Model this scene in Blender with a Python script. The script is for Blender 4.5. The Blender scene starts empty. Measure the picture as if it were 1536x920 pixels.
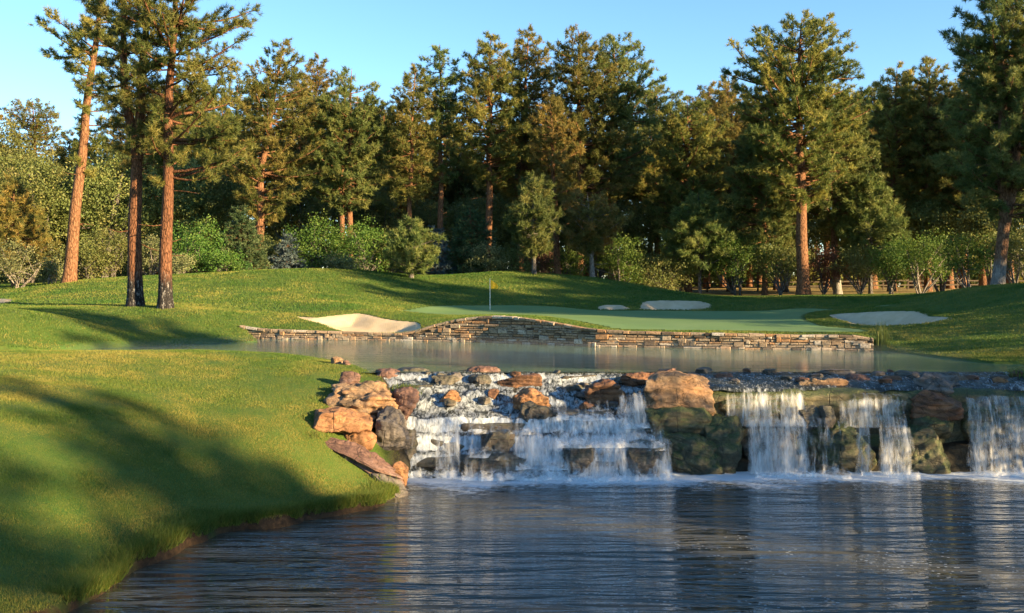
import bpy, math, random
import numpy as np
from mathutils import Vector

# ------------------------------------------------------------------ camera, sky, sun, exposure
SC = bpy.context.scene
COL = SC.collection
FPX, CX, HY, CAMZ = 1500.0, 768.0, 430.0, 2.43      # focal length in photo pixels, centre column, horizon row, eye height over the upper pond
LOWZ = -2.25                                        # level of the lower pond (the upper pond is at 0)

cam_d = bpy.data.cameras.new('camera')
cam = bpy.data.objects.new('camera', cam_d); COL.objects.link(cam)
cam.location = (0, 0, CAMZ); cam.rotation_euler = (math.radians(90), 0, 0)
cam_d.sensor_width = 36.0; cam_d.lens = 36.0 * FPX / 1536.0
cam_d.shift_y = -(460.0 - HY) / 1536.0
cam_d.clip_start = 0.1; cam_d.clip_end = 8000
SC.camera = cam

SUN_EL, SUN_AZ = math.radians(14), math.radians(120)   # azimuth clockwise from +Y (the view direction)
world = bpy.data.worlds.new('World'); SC.world = world; world.use_nodes = True
wn = world.node_tree; wn.nodes.clear()
sky = wn.nodes.new('ShaderNodeTexSky'); sky.sky_type = 'NISHITA'; sky.sun_disc = False
sky.sun_elevation = SUN_EL; sky.sun_rotation = SUN_AZ
sky.altitude = 1900; sky.air_density = 1.0; sky.dust_density = 0.35; sky.ozone_density = 3.0
bg = wn.nodes.new('ShaderNodeBackground'); bg.inputs['Strength'].default_value = 0.088
wo = wn.nodes.new('ShaderNodeOutputWorld')
hsv = wn.nodes.new('ShaderNodeHueSaturation'); hsv.inputs['Saturation'].default_value = 1.1
wn.links.new(sky.outputs[0], hsv.inputs['Color']); wb = wn.nodes.new('ShaderNodeMix'); wb.data_type = 'RGBA'; wb.blend_type = 'MULTIPLY'; wb.inputs[0].default_value = 1.0; wb.inputs[7].default_value = (1.10, 1.0, .88, 1)
wn.links.new(hsv.outputs[0], wb.inputs[6]); wn.links.new(wb.outputs[2], bg.inputs['Color']); wn.links.new(bg.outputs[0], wo.inputs['Surface'])

sun_d = bpy.data.lights.new('sun', 'SUN'); sun_d.energy = 5.0; sun_d.angle = math.radians(0.5); sun_d.color = (1.0, 0.72, 0.38)
sun = bpy.data.objects.new('sun', sun_d); COL.objects.link(sun)
SDIR = Vector((math.sin(SUN_AZ) * math.cos(SUN_EL), math.cos(SUN_AZ) * math.cos(SUN_EL), math.sin(SUN_EL)))
sun.rotation_euler = SDIR.to_track_quat('Z', 'Y').to_euler(); sun.location = (60, -20, 40)

SC.view_settings.view_transform = 'Standard'; SC.view_settings.look = 'None'
SC.view_settings.exposure = 2.15; SC.view_settings.gamma = 1.0; SC.view_settings.use_curve_mapping = False
SC.render.engine = 'CYCLES'
SC.cycles.max_bounces = 8; SC.cycles.diffuse_bounces = 3; SC.cycles.glossy_bounces = 3
SC.cycles.transparent_max_bounces = 24; SC.cycles.transmission_bounces = 3
SC.cycles.use_denoising = True
SC.cycles.caustics_reflective = False; SC.cycles.caustics_refractive = False

# ------------------------------------------------------------------ helpers
def at(px, py, Y):
    return np.array([(px - CX) / FPX * Y, Y, CAMZ - (py - HY) / FPX * Y])

def tag(o, label=None, cat=None, group=None, kind=None):
    if label: o['label'] = label
    if cat: o['category'] = cat
    if group: o['group'] = group
    if kind: o['kind'] = kind
    return o

class MB:
    """collects vertices and faces (and point attributes) for one mesh"""
    def __init__(s): s.v = []; s.n = 0; s.f = {}; s.a = {}
    def add(s, v, f, **attr):
        v = np.asarray(v, float).reshape(-1, 3); f = np.asarray(f, int)
        s.v.append(v); s.f.setdefault(f.shape[1], []).append(f + s.n); s.n += len(v)
        for k, x in attr.items():
            s.a.setdefault(k, []).append(np.broadcast_to(np.asarray(x, float), (len(v),)))
        return s
    def mesh(s, name, mat, smooth=True):
        V = np.concatenate(s.v); me = bpy.data.meshes.new(name)
        li, ls = [], []; off = 0
        for k, fs in s.f.items():
            F = np.concatenate(fs); li.append(F.ravel()); ls.append(off + np.arange(len(F)) * k); off += F.size
        li = np.concatenate(li); ls = np.concatenate(ls)
        me.vertices.add(len(V)); me.vertices.foreach_set('co', V.ravel().astype(np.float32))
        me.loops.add(len(li)); me.loops.foreach_set('vertex_index', li.astype(np.int32))
        me.polygons.add(len(ls)); me.polygons.foreach_set('loop_start', ls.astype(np.int32))
        me.update(calc_edges=True); me.validate()
        me.polygons.foreach_set('use_smooth', np.full(len(me.polygons), smooth))
        for k, x in s.a.items():
            x = np.concatenate(x)
            if len(x) == len(V):
                at_ = me.attributes.new(k, 'FLOAT', 'POINT'); at_.data.foreach_set('value', x.astype(np.float32))
        if mat: me.materials.append(mat)
        me.update(); return me

def link(name, me, parent=None, loc=None):
    o = bpy.data.objects.new(name, me); COL.objects.link(o)
    if parent: o.parent = parent
    if loc is not None: o.location = loc
    return o

def empty(name, loc):
    o = bpy.data.objects.new(name, None); COL.objects.link(o); o.location = loc; o.empty_display_size = 0.2
    return o

def grid_faces(nr, nc):
    i = np.arange(nr - 1)[:, None] * nc + np.arange(nc - 1)[None, :]
    return np.stack([i, i + 1, i + nc + 1, i + nc], -1).reshape(-1, 4)

def smooth01(a, b, x):
    t = np.clip((x - a) / (b - a), 0, 1); return t * t * (3 - 2 * t)

# value noise in numpy
def _hash(ix, iy, iz, seed):
    with np.errstate(over='ignore'):
        h = (ix.astype(np.int64) * 374761393 + iy.astype(np.int64) * 668265263 + iz.astype(np.int64) * 2147483647 + seed * 974711) & 0xffffffff
        h = ((h ^ (h >> 13)) * 1274126177) & 0xffffffff
        h = ((h ^ (h >> 16)) * 2246822519) & 0xffffffff
        return ((h ^ (h >> 15)) & 0xffffff) / float(0xffffff)

def vnoise(p, seed=0):
    p = np.asarray(p, float); i = np.floor(p).astype(np.int64); f = p - i; f = f * f * f * (f * (f * 6 - 15) + 10)
    r = 0
    for dx in (0, 1):
        for dy in (0, 1):
            for dz in (0, 1):
                w = (f[:, 0] if dx else 1 - f[:, 0]) * (f[:, 1] if dy else 1 - f[:, 1]) * (f[:, 2] if dz else 1 - f[:, 2])
                r = r + w * _hash(i[:, 0] + dx, i[:, 1] + dy, i[:, 2] + dz, seed)
    return r * 2 - 1

def fbm(p, seed=0, oct=4):
    p = np.asarray(p, float); r = 0; a = 1; t = 0
    for k in range(oct):
        r = r + a * vnoise(p * 2.03 ** k + 17.3 * k, seed + k); t += a; a *= .5
    return r / t

def poly_sd(x, y, poly):
    """signed distance to a closed polygon, positive inside"""
    P = np.asarray(poly, float); Q = np.roll(P, -1, 0)
    d2 = np.full(x.shape, 1e18); ins = np.zeros(x.shape, bool)
    for (ax, ay), (bx, by) in zip(P, Q):
        ex, ey = bx - ax, by - ay; t = np.clip(((x - ax) * ex + (y - ay) * ey) / (ex * ex + ey * ey + 1e-12), 0, 1)
        d2 = np.minimum(d2, (x - ax - t * ex) ** 2 + (y - ay - t * ey) ** 2)
        c = (ay > y) != (by > y)
        with np.errstate(divide='ignore', invalid='ignore'):
            ins ^= c & (x < (bx - ax) * (y - ay) / (by - ay if by != ay else 1e-12) + ax)
    d = np.sqrt(d2); return np.where(ins, d, -d)

def spline(pts, n=6, closed=True):
    P = np.asarray(pts, float); out = []; m = len(P)
    for i in range(m if closed else m - 1):
        g = (lambda k: P[k % m]) if closed else (lambda k: P[min(max(k, 0), m - 1)])
        p0, p1, p2, p3 = g(i - 1), g(i), g(i + 1), g(i + 2)
        for t in np.arange(n) / n:
            out.append(.5 * (2 * p1 + (p2 - p0) * t + (2 * p0 - 5 * p1 + 4 * p2 - p3) * t * t + (3 * p1 - p0 - 3 * p2 + p3) * t ** 3))
    if not closed: out.append(P[-1])
    return np.array(out)

# ------------------------------------------------------------------ material helpers
class NT:
    def __init__(s, name):
        s.m = bpy.data.materials.new(name); s.m.use_nodes = True; s.t = s.m.node_tree; s.t.nodes.clear()
        s.out = s.t.nodes.new('ShaderNodeOutputMaterial')
    def n(s, typ, ins=None, **props):
        nd = s.t.nodes.new('ShaderNode' + typ)
        for k, v in props.items(): setattr(nd, k, v)
        for k, v in (ins or {}).items(): s.set(nd, k, v)
        return nd
    def set(s, nd, k, v):
        sock = nd.inputs[k]
        if isinstance(v, bpy.types.NodeSocket): s.t.links.new(v, sock)
        elif isinstance(v, bpy.types.Node): s.t.links.new(v.outputs[0], sock)
        elif isinstance(v, (tuple, list)) and len(v) == 3 and sock.type == 'RGBA': sock.default_value = (*v, 1)
        else: sock.default_value = v
    def coord(s, which='Object', scale=(1, 1, 1)):
        tc = s.n('TexCoord'); mp = s.n('Mapping', {'Vector': tc.outputs[which], 'Scale': scale}); return mp.outputs[0]
    def noise(s, vec, scale=5., detail=4., rough=.55, dist=0.):
        return s.n('TexNoise', {'Vector': vec, 'Scale': scale, 'Detail': detail, 'Roughness': rough, 'Distortion': dist}).outputs[0]
    def ramp(s, fac, stops, interp='LINEAR'):
        r = s.n('ValToRGB', {'Fac': fac}); e = r.color_ramp; e.interpolation = interp
        while len(e.elements) < len(stops): e.elements.new(.5)
        for el, (p, c) in zip(e.elements, stops):
            el.position = p; el.color = (*c, 1) if isinstance(c, (tuple, list)) else (c, c, c, 1)
        return r.outputs[0]
    def mix(s, fac, a, b, blend='MIX'):
        m = s.n('Mix', data_type='RGBA', blend_type=blend)
        s.set(m, 0, fac); s.set(m, 6, a); s.set(m, 7, b); return m.outputs[2]
    def math(s, op, a, b=0., c=None, clamp=False):
        m = s.n('Math', operation=op, use_clamp=clamp); s.set(m, 0, a); s.set(m, 1, b)
        if c is not None: s.set(m, 2, c)
        return m.outputs[0]
    def attr(s, name): return s.n('Attribute', attribute_name=name).outputs['Fac']
    def bump(s, h, strength=.5, dist=.1, normal=None):
        b = s.n('Bump', {'Height': h, 'Strength': strength, 'Distance': dist})
        if normal is not None: s.set(b, 'Normal', normal)
        return b.outputs[0]
    def pbr(s, col, rough=.8, normal=None, spec=.3, **kw):
        p = s.n('BsdfPrincipled', {'Base Color': col, 'Roughness': rough, 'Specular IOR Level': spec})
        if normal is not None: s.set(p, 'Normal', normal)
        for k, v in kw.items(): s.set(p, k, v)
        return p.outputs[0]
    def done(s, shader):
        s.t.links.new(shader, s.out.inputs['Surface']); return s.m

def mat_foliage(name, c1, c2, c3, trans=.35, rough=.55):
    """needles and leaves: three colours mixed per clump, some light passes through"""
    t = NT(name)
    v = t.attr('vary'); oi = t.n('ObjectInfo').outputs['Random']
    col = t.ramp(v, [(0., c1), (.55, c2), (1., c3)])
    hs = t.n('HueSaturation', {'Color': col, 'Hue': t.math('MULTIPLY_ADD', oi, .03, .485), 'Value': t.math('MULTIPLY_ADD', oi, .4, .95), 'Saturation': 1.0}).outputs[0]
    p = t.pbr(hs, rough, spec=.25)
    tr = t.n('BsdfTranslucent', {'Color': hs}).outputs[0]
    return t.done(t.n('MixShader', {0: trans, 1: p, 2: tr}).outputs[0])
# ------------------------------------------------------------------ ground height
CTRL = []
def cp(px, py, Y): CTRL.append(at(px, py, Y))
def cw(x, y, z): CTRL.append(np.array([x, y, z], float))
# left bank in front
for a in [(0,920,13.6),(0,860,14.7),(0,800,15.7),(0,700,17.8),(0,600,21.2),(0,560,24.2),(0,533,27.4),(0,526,29.5),
          (150,860,16.0),(150,760,17.7),(150,660,20),(150,580,24),(150,531,28.6),
          (300,745,19.8),(300,690,21.0),(300,640,22.5),(300,590,25),(300,555,27.5),(300,529,30),(300,525,31),
          (430,740,20.9),(430,700,21.6),(430,650,23),(430,600,25.2),(430,560,27.8),(430,535,30.4),(430,531,31.2),
          (520,725,21.9),(520,690,22.9),(500,560,28),(495,545,30),(540,745,21.6),
          (540,640,24.6),(560,600,26.3),(575,585,27.3),(560,566,28.2)]: cp(*a)
# lower shoreline on the left, a small cut bank above the water
for x, y in [(-6.35,14.33),(-6.25,16.3),(-5.6,18.97),(-4.3,19.75),(-3.0,20.95)]: cw(x, y, LOWZ + .26)
for x, y in [(-2.6,22.3),(-2.75,24.3)]: cw(x, y, LOWZ + .2)
for x, y, z in [(-2.95,25.5,-1.0),(-3.2,26.5,-.5),(-3.7,28,-.02),(-4.4,29,.08),(-5.6,31.3,.1),(-8,33.1,.1),(-12,33.5,.1),(-17.3,31.3,.2)]: cw(x, y, z)
for x, y, z in [(-8,11.5,-1.8),(-9,8,-1.2),(-14,14,-.6),(-14,20,.35),(-20,20,.6),(-16,27,.62),(-22,28,.8),(-9,3,-1),(-20,4,.2),(0,-2,-.6),(-20,-10,.4)]: cw(x, y, z)
# dark mound behind it, left
for a in [(0,465,40),(100,484,40),(170,507,40),(0,505,37.5),(0,523,34),(100,521,36.5),(0,470,44),(60,470,46)]: cp(*a)
cw(-19.5,33,.4); cw(-24,40,1.7); cw(-30,36,1.5)
for x, y in [(-17.3,38),(-15.1,40.5),(-12.9,42.4),(-11.2,44)]: cw(x, y, .05)
# sunny mound with the two pines
for a in [(150,478,46),(225,459,50),(300,470,47.5),(300,495,45.5),(250,500,44.5),(340,490,46.2),(200,497,44),(150,457,52),(60,457,54),(330,463,52)]: cp(*a)
# fairway and the row of mounds against the trees
for a in [(0,445,62),(100,425,64),(200,420,65),(330,418,66),(400,408,69),(480,404,72),(540,406,73),(600,413,73),(650,415.5,74),(700,411,75),(760,407.5,75),
          (830,412,76),(900,418,76),(950,426,75),(1040,441,74),(1100,446,74),(1200,444,76),(1300,444,74),(1350,444,68),(1400,440,60),(1450,434,52),(1536,432,48),(1700,425,50),
          (200,440,58),(330,440,60),(420,430,64),(480,440,62),(400,455,56),(420,475,50),(390,492,46.8),(500,455,56),
          (600,440,66),(700,438,68),(620,458,61),(800,438,68),(900,445,67),(760,455,64),(960,449,66),(1080,452,66),(1180,455,64)]: cp(*a)
# wall top
for a in [(365,489,46.9),(440,496,46.1),(540,500,45.4),(620,500,44.7),(660,487,44.1),(720,477,43.8),(770,477,43),(850,488,41.6),(900,496,40.6),(1000,500,39.9),(1100,502,39.1),(1200,504,38.6),(1300,506,38.1)]: cp(*a)
# left sand hollow and its rim
for a in [(450,470,52),(540,467,51.5),(630,478,49.5),(470,480,49),(540,486,48),(620,495,46)]: cp(*a)
# green
for a in [(735,466,60),(650,470,58),(720,474,48),(780,474,48),(800,472,56),(900,468,59),(900,484,47),(1000,471,58),(1000,485,47),(1130,472,58),(1130,487,46),(1230,474,53),(1230,492,44),(1290,462,58)]: cp(*a)
# right slope
for a in [(1250,484,45.5),(1330,494,43),(1330,465,51),(1420,466,48.5),(1430,478,44),(1450,490,41),(1340,505,39.5),(1400,515,37.5),(1536,500,37.5),(1536,470,43),(1480,455,47),(1460,525,35),(1536,530,33.3)]: cp(*a)
for x, y, z in [(14.2,37.5,.08),(14.6,34,.08),(15.1,31.5,.08),(16.2,31.2,.1),(18.4,30,.3),(19.5,28,.3),(17.4,26.5,.15),(17,24,-1.9),(18.6,20,-1.8),(19.6,14,-1.8),(19.6,4,-1.6),(25,20,.2),(26,28,1),(25,38,1.5),(30,10,.4),(34,50,2.4),(26,50,2.5),(40,30,1.2)]: cw(x, y, z)
# forest floor
for x in (-60, -40, -20, 0): cw(x, 82, 2.6 if x < 0 else 2.5)
for x, z in ((12, 1.75), (25, 1.75), (40, 2.0), (60, 2.2)): cw(x, 82, z)
for x in (-60, -30, 0): cw(x, 110, 2.6)
for x in (25, 60): cw(x, 105, 2.25)
for x, y, z in [(-60,60,3),(-60,30,1.2),(-45,50,2.6),(60,60,2.2),(60,30,1.6),(60,5,1.2),(-60,5,.6),(60,-20,1),(20,-20,.4),(-60,-20,.6)]: cw(x, y, z)
CTRL = np.array(CTRL)
def _k(r2): return .5 * r2 * np.log(r2 + 1e-9)
_A = CTRL[:, :2]; _n = len(_A)
_M = np.zeros((_n + 3, _n + 3))
_M[:_n, :_n] = _k(((_A[:, None] - _A[None]) ** 2).sum(-1)) + np.eye(_n) * .35
_M[:_n, _n] = 1; _M[:_n, _n + 1:] = _A; _M[_n, :_n] = 1; _M[_n + 1:, :_n] = _A.T
_W = np.linalg.solve(_M, np.concatenate([CTRL[:, 2], np.zeros(3)]))

def land0(x, y):
    """the turf before bunkers and ponds are cut"""
    x = np.atleast_1d(np.asarray(x, float)); y = np.atleast_1d(np.asarray(y, float)); sh = x.shape
    xf, yf = x.ravel(), y.ravel(); xc, yc = np.clip(xf, -58, 58), np.clip(yf, -18, 108)
    z = np.empty(len(xf))
    for i in range(0, len(xf), 20000):
        s = slice(i, i + 20000)
        r2 = (xc[s, None] - _A[None, :, 0]) ** 2 + (yc[s, None] - _A[None, :, 1]) ** 2
        z[s] = _k(r2) @ _W[:_n] + _W[_n] + xc[s] * _W[_n + 1] + yc[s] * _W[_n + 2]
    far = smooth01(115, 180, np.hypot(xf, yf))
    z = z * (1 - far) + 2.4 * far
    z += 46 * np.exp(-((xf + 250) / 120) ** 2 - ((yf - 420) / 110) ** 2) + 22 * np.exp(-((xf + 420) / 200) ** 2 - ((yf - 430) / 120) ** 2)
    return z.reshape(sh)

WET = [(-6.35,14.33),(-6.25,16.3),(-5.6,18.97),(-4.3,19.75),(-3.0,20.95),(-2.6,22.3),(-2.75,24.3),(-2.95,25.5),(-3.2,26.5),(-3.7,28),(-4.4,29),(-5.6,31.3),(-8,33.1),(-12,33.5),(-17.3,31.3),
       (-19,34),(-17.3,38),(-15.1,40.5),(-12.9,42.4),(-11.2,44),(-12.55,46.7),(-10.06,46),(-6.9,45.4),(-3.8,44.5),(-1.4,43.7),(.06,43),(2.27,41.5),(3.56,40.5),(6.16,39.8),(8.63,39),(11.09,38.5),(13.7,38),
       (14.2,37.5),(14.6,34),(15.1,31.5),(16.2,31.2),(18.4,30),(19.5,28),(17.4,26.5),(16.4,25.4),(17,24),(18.6,20),(19.6,14),(19.6,4),(0,1),(-8,4),(-8.6,9),(-7.2,12)]
WALL = np.array(WET[20:32])

# the stream bed: steps on the left half, a flat lip and a sheer drop on the right half
def stream_z(x, y):
    x = np.asarray(x, float); y = np.asarray(y, float)
    w = .62 * fbm(np.stack([x * .8, y * .7, 0 * x], -1).reshape(-1, 3), 5, 4).reshape(x.shape)
    yl = y + w
    left = np.interp(yl, [24.2,24.55,24.75,25.0,25.1,25.35,25.45,25.75,25.82,26.2,26.6,27.1,27.6,28.1,28.5,28.7], [-2.5,-2.25,-2.12,-2.0,-1.8,-1.70,-1.42,-1.28,-.97,-.86,-.70,-.50,-.30,-.12,-.02,.0])
    yr = y + .25 * w
    right = np.interp(yr, [24.6,25.15,25.35,25.75,25.9,26.1,26.5,27.2,28.6], [-2.6,-2.3,-1.7,-1.1,-.4,-.2,-.12,-.06,.0])
    s = smooth01(3.0, 4.6, x)
    return (left * (1 - s) + right * s) * (1 - smooth01(27.9, 28.4, y))

def ground_hit(px, py, y0=36., y1=110., f=None):
    Y = np.arange(y0, y1, .08); X = (px - CX) / FPX * Y; Z = CAMZ - (py - HY) / FPX * Y
    h = (f or land0)(X, Y); k = np.argmax(Z <= h)
    if Z[k] > h[k]: k = len(Y) - 1
    return X[k], Y[k]

BUNKERS = [   # outline in photo pixels, nearest depth, label
    ([(444,474),(470,476),(500,473),(540,470),(572,477),(600,481),(628,484),(630,493),(618,499),(570,501),(530,500),(505,495),(480,485),(455,479)], 45.6,
     'wide pale sand bunker at the foot of the left mound above the stone wall'),
    ([(1246,472),(1290,469),(1340,467),(1375,468),(1395,474),(1422,477),(1400,483),(1360,487),(1310,488),(1275,484),(1252,478)], 42,
     'long pale sand bunker cut into the green slope right of the putting green'),
    ([(962,458),(972,452),(1010,451),(1050,452),(1066,459),(1050,464),(1000,465),(965,464)], 57, 'oval sand bunker behind the putting green on the right'),
    ([(898,461),(908,457.5),(930,457.5),(943,463),(925,465),(900,464)], 57, 'smallest sand bunker, a sliver behind the middle of the green'),
    ([(-30,450),(-5,448),(17,450),(10,454),(-10,456),(-30,455)], 50, 'sliver of pale sand at the fairway edge on the far left'),
]
for b in range(len(BUNKERS)):
    o_, y0_, l_ = BUNKERS[b]
    BUNKERS[b] = (spline([ground_hit(px, py, y0_) for px, py in o_], 4), l_)
BOWL = .42

def wet_sd(x, y):
    """distance to the water's edge, with a ragged bank round the lower pond"""
    d = poly_sd(x, y, WET); p = np.stack([x * 1.5, y * 1.5, 0 * x], -1)
    return d + np.where(y < 24, .2 * fbm(p, 14, 3) + .05 * fbm(p * 4, 15, 2), 0)

def land(x, y, carve=True):
    """final ground"""
    x = np.atleast_1d(np.asarray(x, float)); y = np.atleast_1d(np.asarray(y, float))
    z = land0(x, y)
    for poly, _ in BUNKERS:
        m = (x > poly[:, 0].min() - 1) & (x < poly[:, 0].max() + 1) & (y > poly[:, 1].min() - 1) & (y < poly[:, 1].max() + 1)
        if m.any(): z[m] -= (BOWL + .3) * smooth01(0, .3, poly_sd(x[m], y[m], poly))
    m = (x > -22) & (x < 22) & (y > -1) & (y < 49)
    if m.any():
        xm, ym = x[m], y[m]; d = wet_sd(xm, ym)
        bot = np.where(ym > 28.8, -1.0, np.where(ym < 24.3, -3.3, stream_z(xm, ym) - .55))
        w = np.where(ym > 36, .28, np.where(ym < 23, .3, .7))
        s = np.clip(d / w, 0, 1); s = s * s * (3 - 2 * s)
        z[m] = z[m] * (1 - s) + np.minimum(bot, z[m]) * s
    return z
def gz(x, y): return float(land(np.array([x]), np.array([y]))[0])

# ------------------------------------------------------------------ ground sheet
def axis(*segs):
    out = []
    for a, b, st in segs: out.append(np.arange(a, b, st))
    return np.concatenate(out + [[segs[-1][1]]])
def geo(a, b, n): return np.sign(a) * np.geomspace(abs(a), abs(b), n)
xs = np.concatenate([geo(-2200, -62, 26)[:-1], axis((-62,-20,.9),(-20,-12,.3),(-12,-1,.12),(-1,17,.3),(17,62,.9))[:-1], geo(62, 2200, 22)])
ys = np.concatenate([geo(-900, -20, 14)[:-1], axis((-20,2,2.),(2,11,.6),(11,33,.13),(33,53,.22),(53,85,.5),(85,120,2.))[:-1], geo(120, 3000, 40)])
GX, GY = np.meshgrid(xs, ys); gxf, gyf = GX.ravel(), GY.ravel()
gzf = land(gxf, gyf)
near = (gxf > -20) & (gxf < 18) & (gyf > 10) & (gyf < 80)
p3 = np.stack([gxf, gyf, 0 * gxf], -1)
gzf = gzf + np.where(near, .02 * fbm(p3 * 1.3, 3, 3), 0)
dw = wet_sd(gxf, gyf)
soil = np.where((gyf < 24), smooth01(-.16, .02, dw + .16 * fbm(p3 * 2.2, 9, 3)) , 0)
rockz = np.where((gyf > 21.5) & (gyf < 29.5) & (gxf > -4.2 ), smooth01(-.35, .0, dw + .2 * fbm(p3 * 1.6, 12, 3)), 0)
rockz = np.maximum(rockz, np.where(gyf > 29.5, smooth01(0.05, .3, dw), 0))
crest = np.interp(gxf, [-60,-26,-14,0,12,20,26,60], [66,66,73.5,76.5,75.5,77,70,66])
dry = smooth01(.5, 3, gyf - crest + 1.2 * fbm(p3 * .4, 21, 3))
mb = MB(); mb.add(np.stack([gxf, gyf, gzf], -1), grid_faces(len(ys), len(xs)), soil=soil, rockz=rockz, dry=dry)

def m_ground():
    t = NT('turf')
    v = t.coord('Object')
    big = t.noise(v, .35, 3); mid = t.noise(v, 3., 5, .6); fine = t.noise(v, 38., 4, .7)
    g = t.ramp(big, [(.3, (.038,.095,.014)), (.7, (.075,.132,.02))])
    g = t.mix(t.ramp(mid, [(.35, 0.), (.75, .6)]), g, (.13,.14,.028))
    g = t.mix(t.ramp(fine, [(.3, .75), (.6, 0.)]), g, (.02,.055,.006))
    dirt = t.ramp(t.noise(v, 9., 6, .7), [(.3, (.012,.009,.006)), (.55, (.045,.028,.014)), (.78, (.12,.07,.035))])
    g = t.mix(t.attr('soil'), g, dirt)
    flo = t.ramp(t.noise(v, 1.2, 6, .7), [(.3, (.08,.07,.025)), (.5, (.28,.21,.08)), (.7, (.42,.32,.12))])
    g = t.mix(t.attr('dry'), g, flo)
    rk = t.ramp(t.noise(v, 4., 7, .7), [(.3, (.008,.008,.006)), (.6, (.04,.035,.022)), (.8, (.09,.075,.05))])
    g = t.mix(t.attr('rockz'), g, rk)
    h = t.math('ADD', t.math('MULTIPLY', fine, .5), t.math('MULTIPLY', t.noise(v, 14., 4, .6), .6))
    return t.done(t.pbr(g, .8, t.bump(h, .9, .05), .2))
M_GROUND = m_ground()
tag(link('ground', mb.mesh('ground', M_GROUND)), 'rolling mown turf banks and mounds around the two ponds', kind='structure')

# ------------------------------------------------------------------ putting green and bunkers
def sheet(poly, step, zf, margin):
    x0, y0 = poly.min(0) - 1; x1, y1 = poly.max(0) + 1
    a, b = np.meshgrid(np.arange(x0, x1, step), np.arange(y0, y1, step)); sh = a.shape
    a, b = a.ravel(), b.ravel(); d = poly_sd(a, b, poly); z = zf(a, b, d)
    F = grid_faces(*sh); F = F[(d[F] > margin).all(1)]
    u = np.unique(F); mp = np.full(len(a), -1); mp[u] = np.arange(len(u))
    return np.stack([a, b, z], -1)[u], mp[F], d[u]

def m_sand():
    t = NT('sand'); v = t.coord('Object')
    c = t.ramp(t.noise(v, 1.4, 5, .6), [(.3, (.46,.36,.22)), (.7, (.58,.47,.31))])
    rake = t.n('TexWave', {'Vector': v, 'Scale': 3.2, 'Distortion': 4., 'Detail': 2.}).outputs[1]
    h = t.math('ADD', t.math('MULTIPLY', rake, .18), t.noise(v, 18., 4, .7))
    return t.done(t.pbr(c, .95, t.bump(h, .5, .04), .1))
M_SAND = m_sand()
for poly, lab in BUNKERS:
    V, F, d = sheet(poly, .12, lambda a, b, d: land0(a, b) - .03 - BOWL * smooth01(0, 1.3, d) + .02 * fbm(np.stack([a * 2, b * 2, 0 * a], -1), 4, 3), -.25)
    tag(link('sand_bunker', MB().add(V, F).mesh('sand_bunker', M_SAND)), lab, kind='structure')

GREEN = spline([ground_hit(*a) for a in [(598,466,50),(640,460,50),(735,458.5,50),(830,460,50),(900,466,50),(1000,466.5,50),(1130,467,50),(1220,463,48),(1320,459,48),(1340,460.5,48),(1262,465,46),(1214,470,44),(1206,478,42),(1225,487,40),(1300,496,38.5),(1250,499,38.5),(1120,497,39.5),(1000,496,40.2),(925,494,41),(900,489,41),(860,481,42.5),(800,474,44.5),(700,473,46)]], 5)
def m_green():
    t = NT('putting_turf'); v = t.coord('Object')
    c = t.ramp(t.noise(v, .5, 4, .5), [(.3, (.125,.22,.075)), (.7, (.165,.255,.10))])
    c = t.mix(t.ramp(t.noise(v, 60., 3, .6), [(.3, .35), (.6, 0.)]), c, (.05,.11,.035))
    return t.done(t.pbr(c, .6, t.bump(t.noise(v, 70., 3, .6), .25, .02), .2))
V, F, d = sheet(GREEN, .2, lambda a, b, d: land(a, b) + .012 + .02 * smooth01(.0, .6, d), 0)
tag(link('putting_green', MB().add(V, F).mesh('putting_green', m_green())), 'smooth pale putting green behind the stone wall', kind='structure')

# ------------------------------------------------------------------ water
def clip_sheet(poly, step, z, margin=-.5, sx=None):
    x0, y0 = np.min(poly, 0) - 1; x1, y1 = np.max(poly, 0) + 1
    a, b = np.meshgrid(np.arange(x0, x1, step), np.arange(y0, y1, step)); sh = a.shape
    a, b = a.ravel(), b.ravel(); d = poly_sd(a, b, poly)
    F = grid_faces(*sh); F = F[(d[F] > margin).any(1)]
    u = np.unique(F); mp = np.full(len(a), -1); mp[u] = np.arange(len(u))
    return np.stack([a, b, 0 * a + z], -1)[u], mp[F]

UP = [p for p in WET if p[1] >= 28.6]
UP = [(-4.0, 28.5)] + WET[10:37] + [(18.2, 28.5)]
def m_upper():
    t = NT('still_water'); v = t.coord('Object', (.5, 2.2, 1))
    n1 = t.noise(v, 1.1, 3, .5); n2 = t.noise(t.coord('Object', (1.2, 5, 1)), 2.5, 2, .5)
    nrm = t.bump(t.math('ADD', n1, t.math('MULTIPLY', n2, .3)), .12, .12)
    return t.done(t.pbr((.10,.165,.11), .08, nrm, .5, IOR=1.33))
V, F = clip_sheet(UP, .25, 0.0, -.05)
V = V[:, :]; 
tag(link('upper_pond', MB().add(V, F).mesh('upper_pond', m_upper())), 'still green water of the upper pond below the stone wall', kind='structure')

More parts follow.
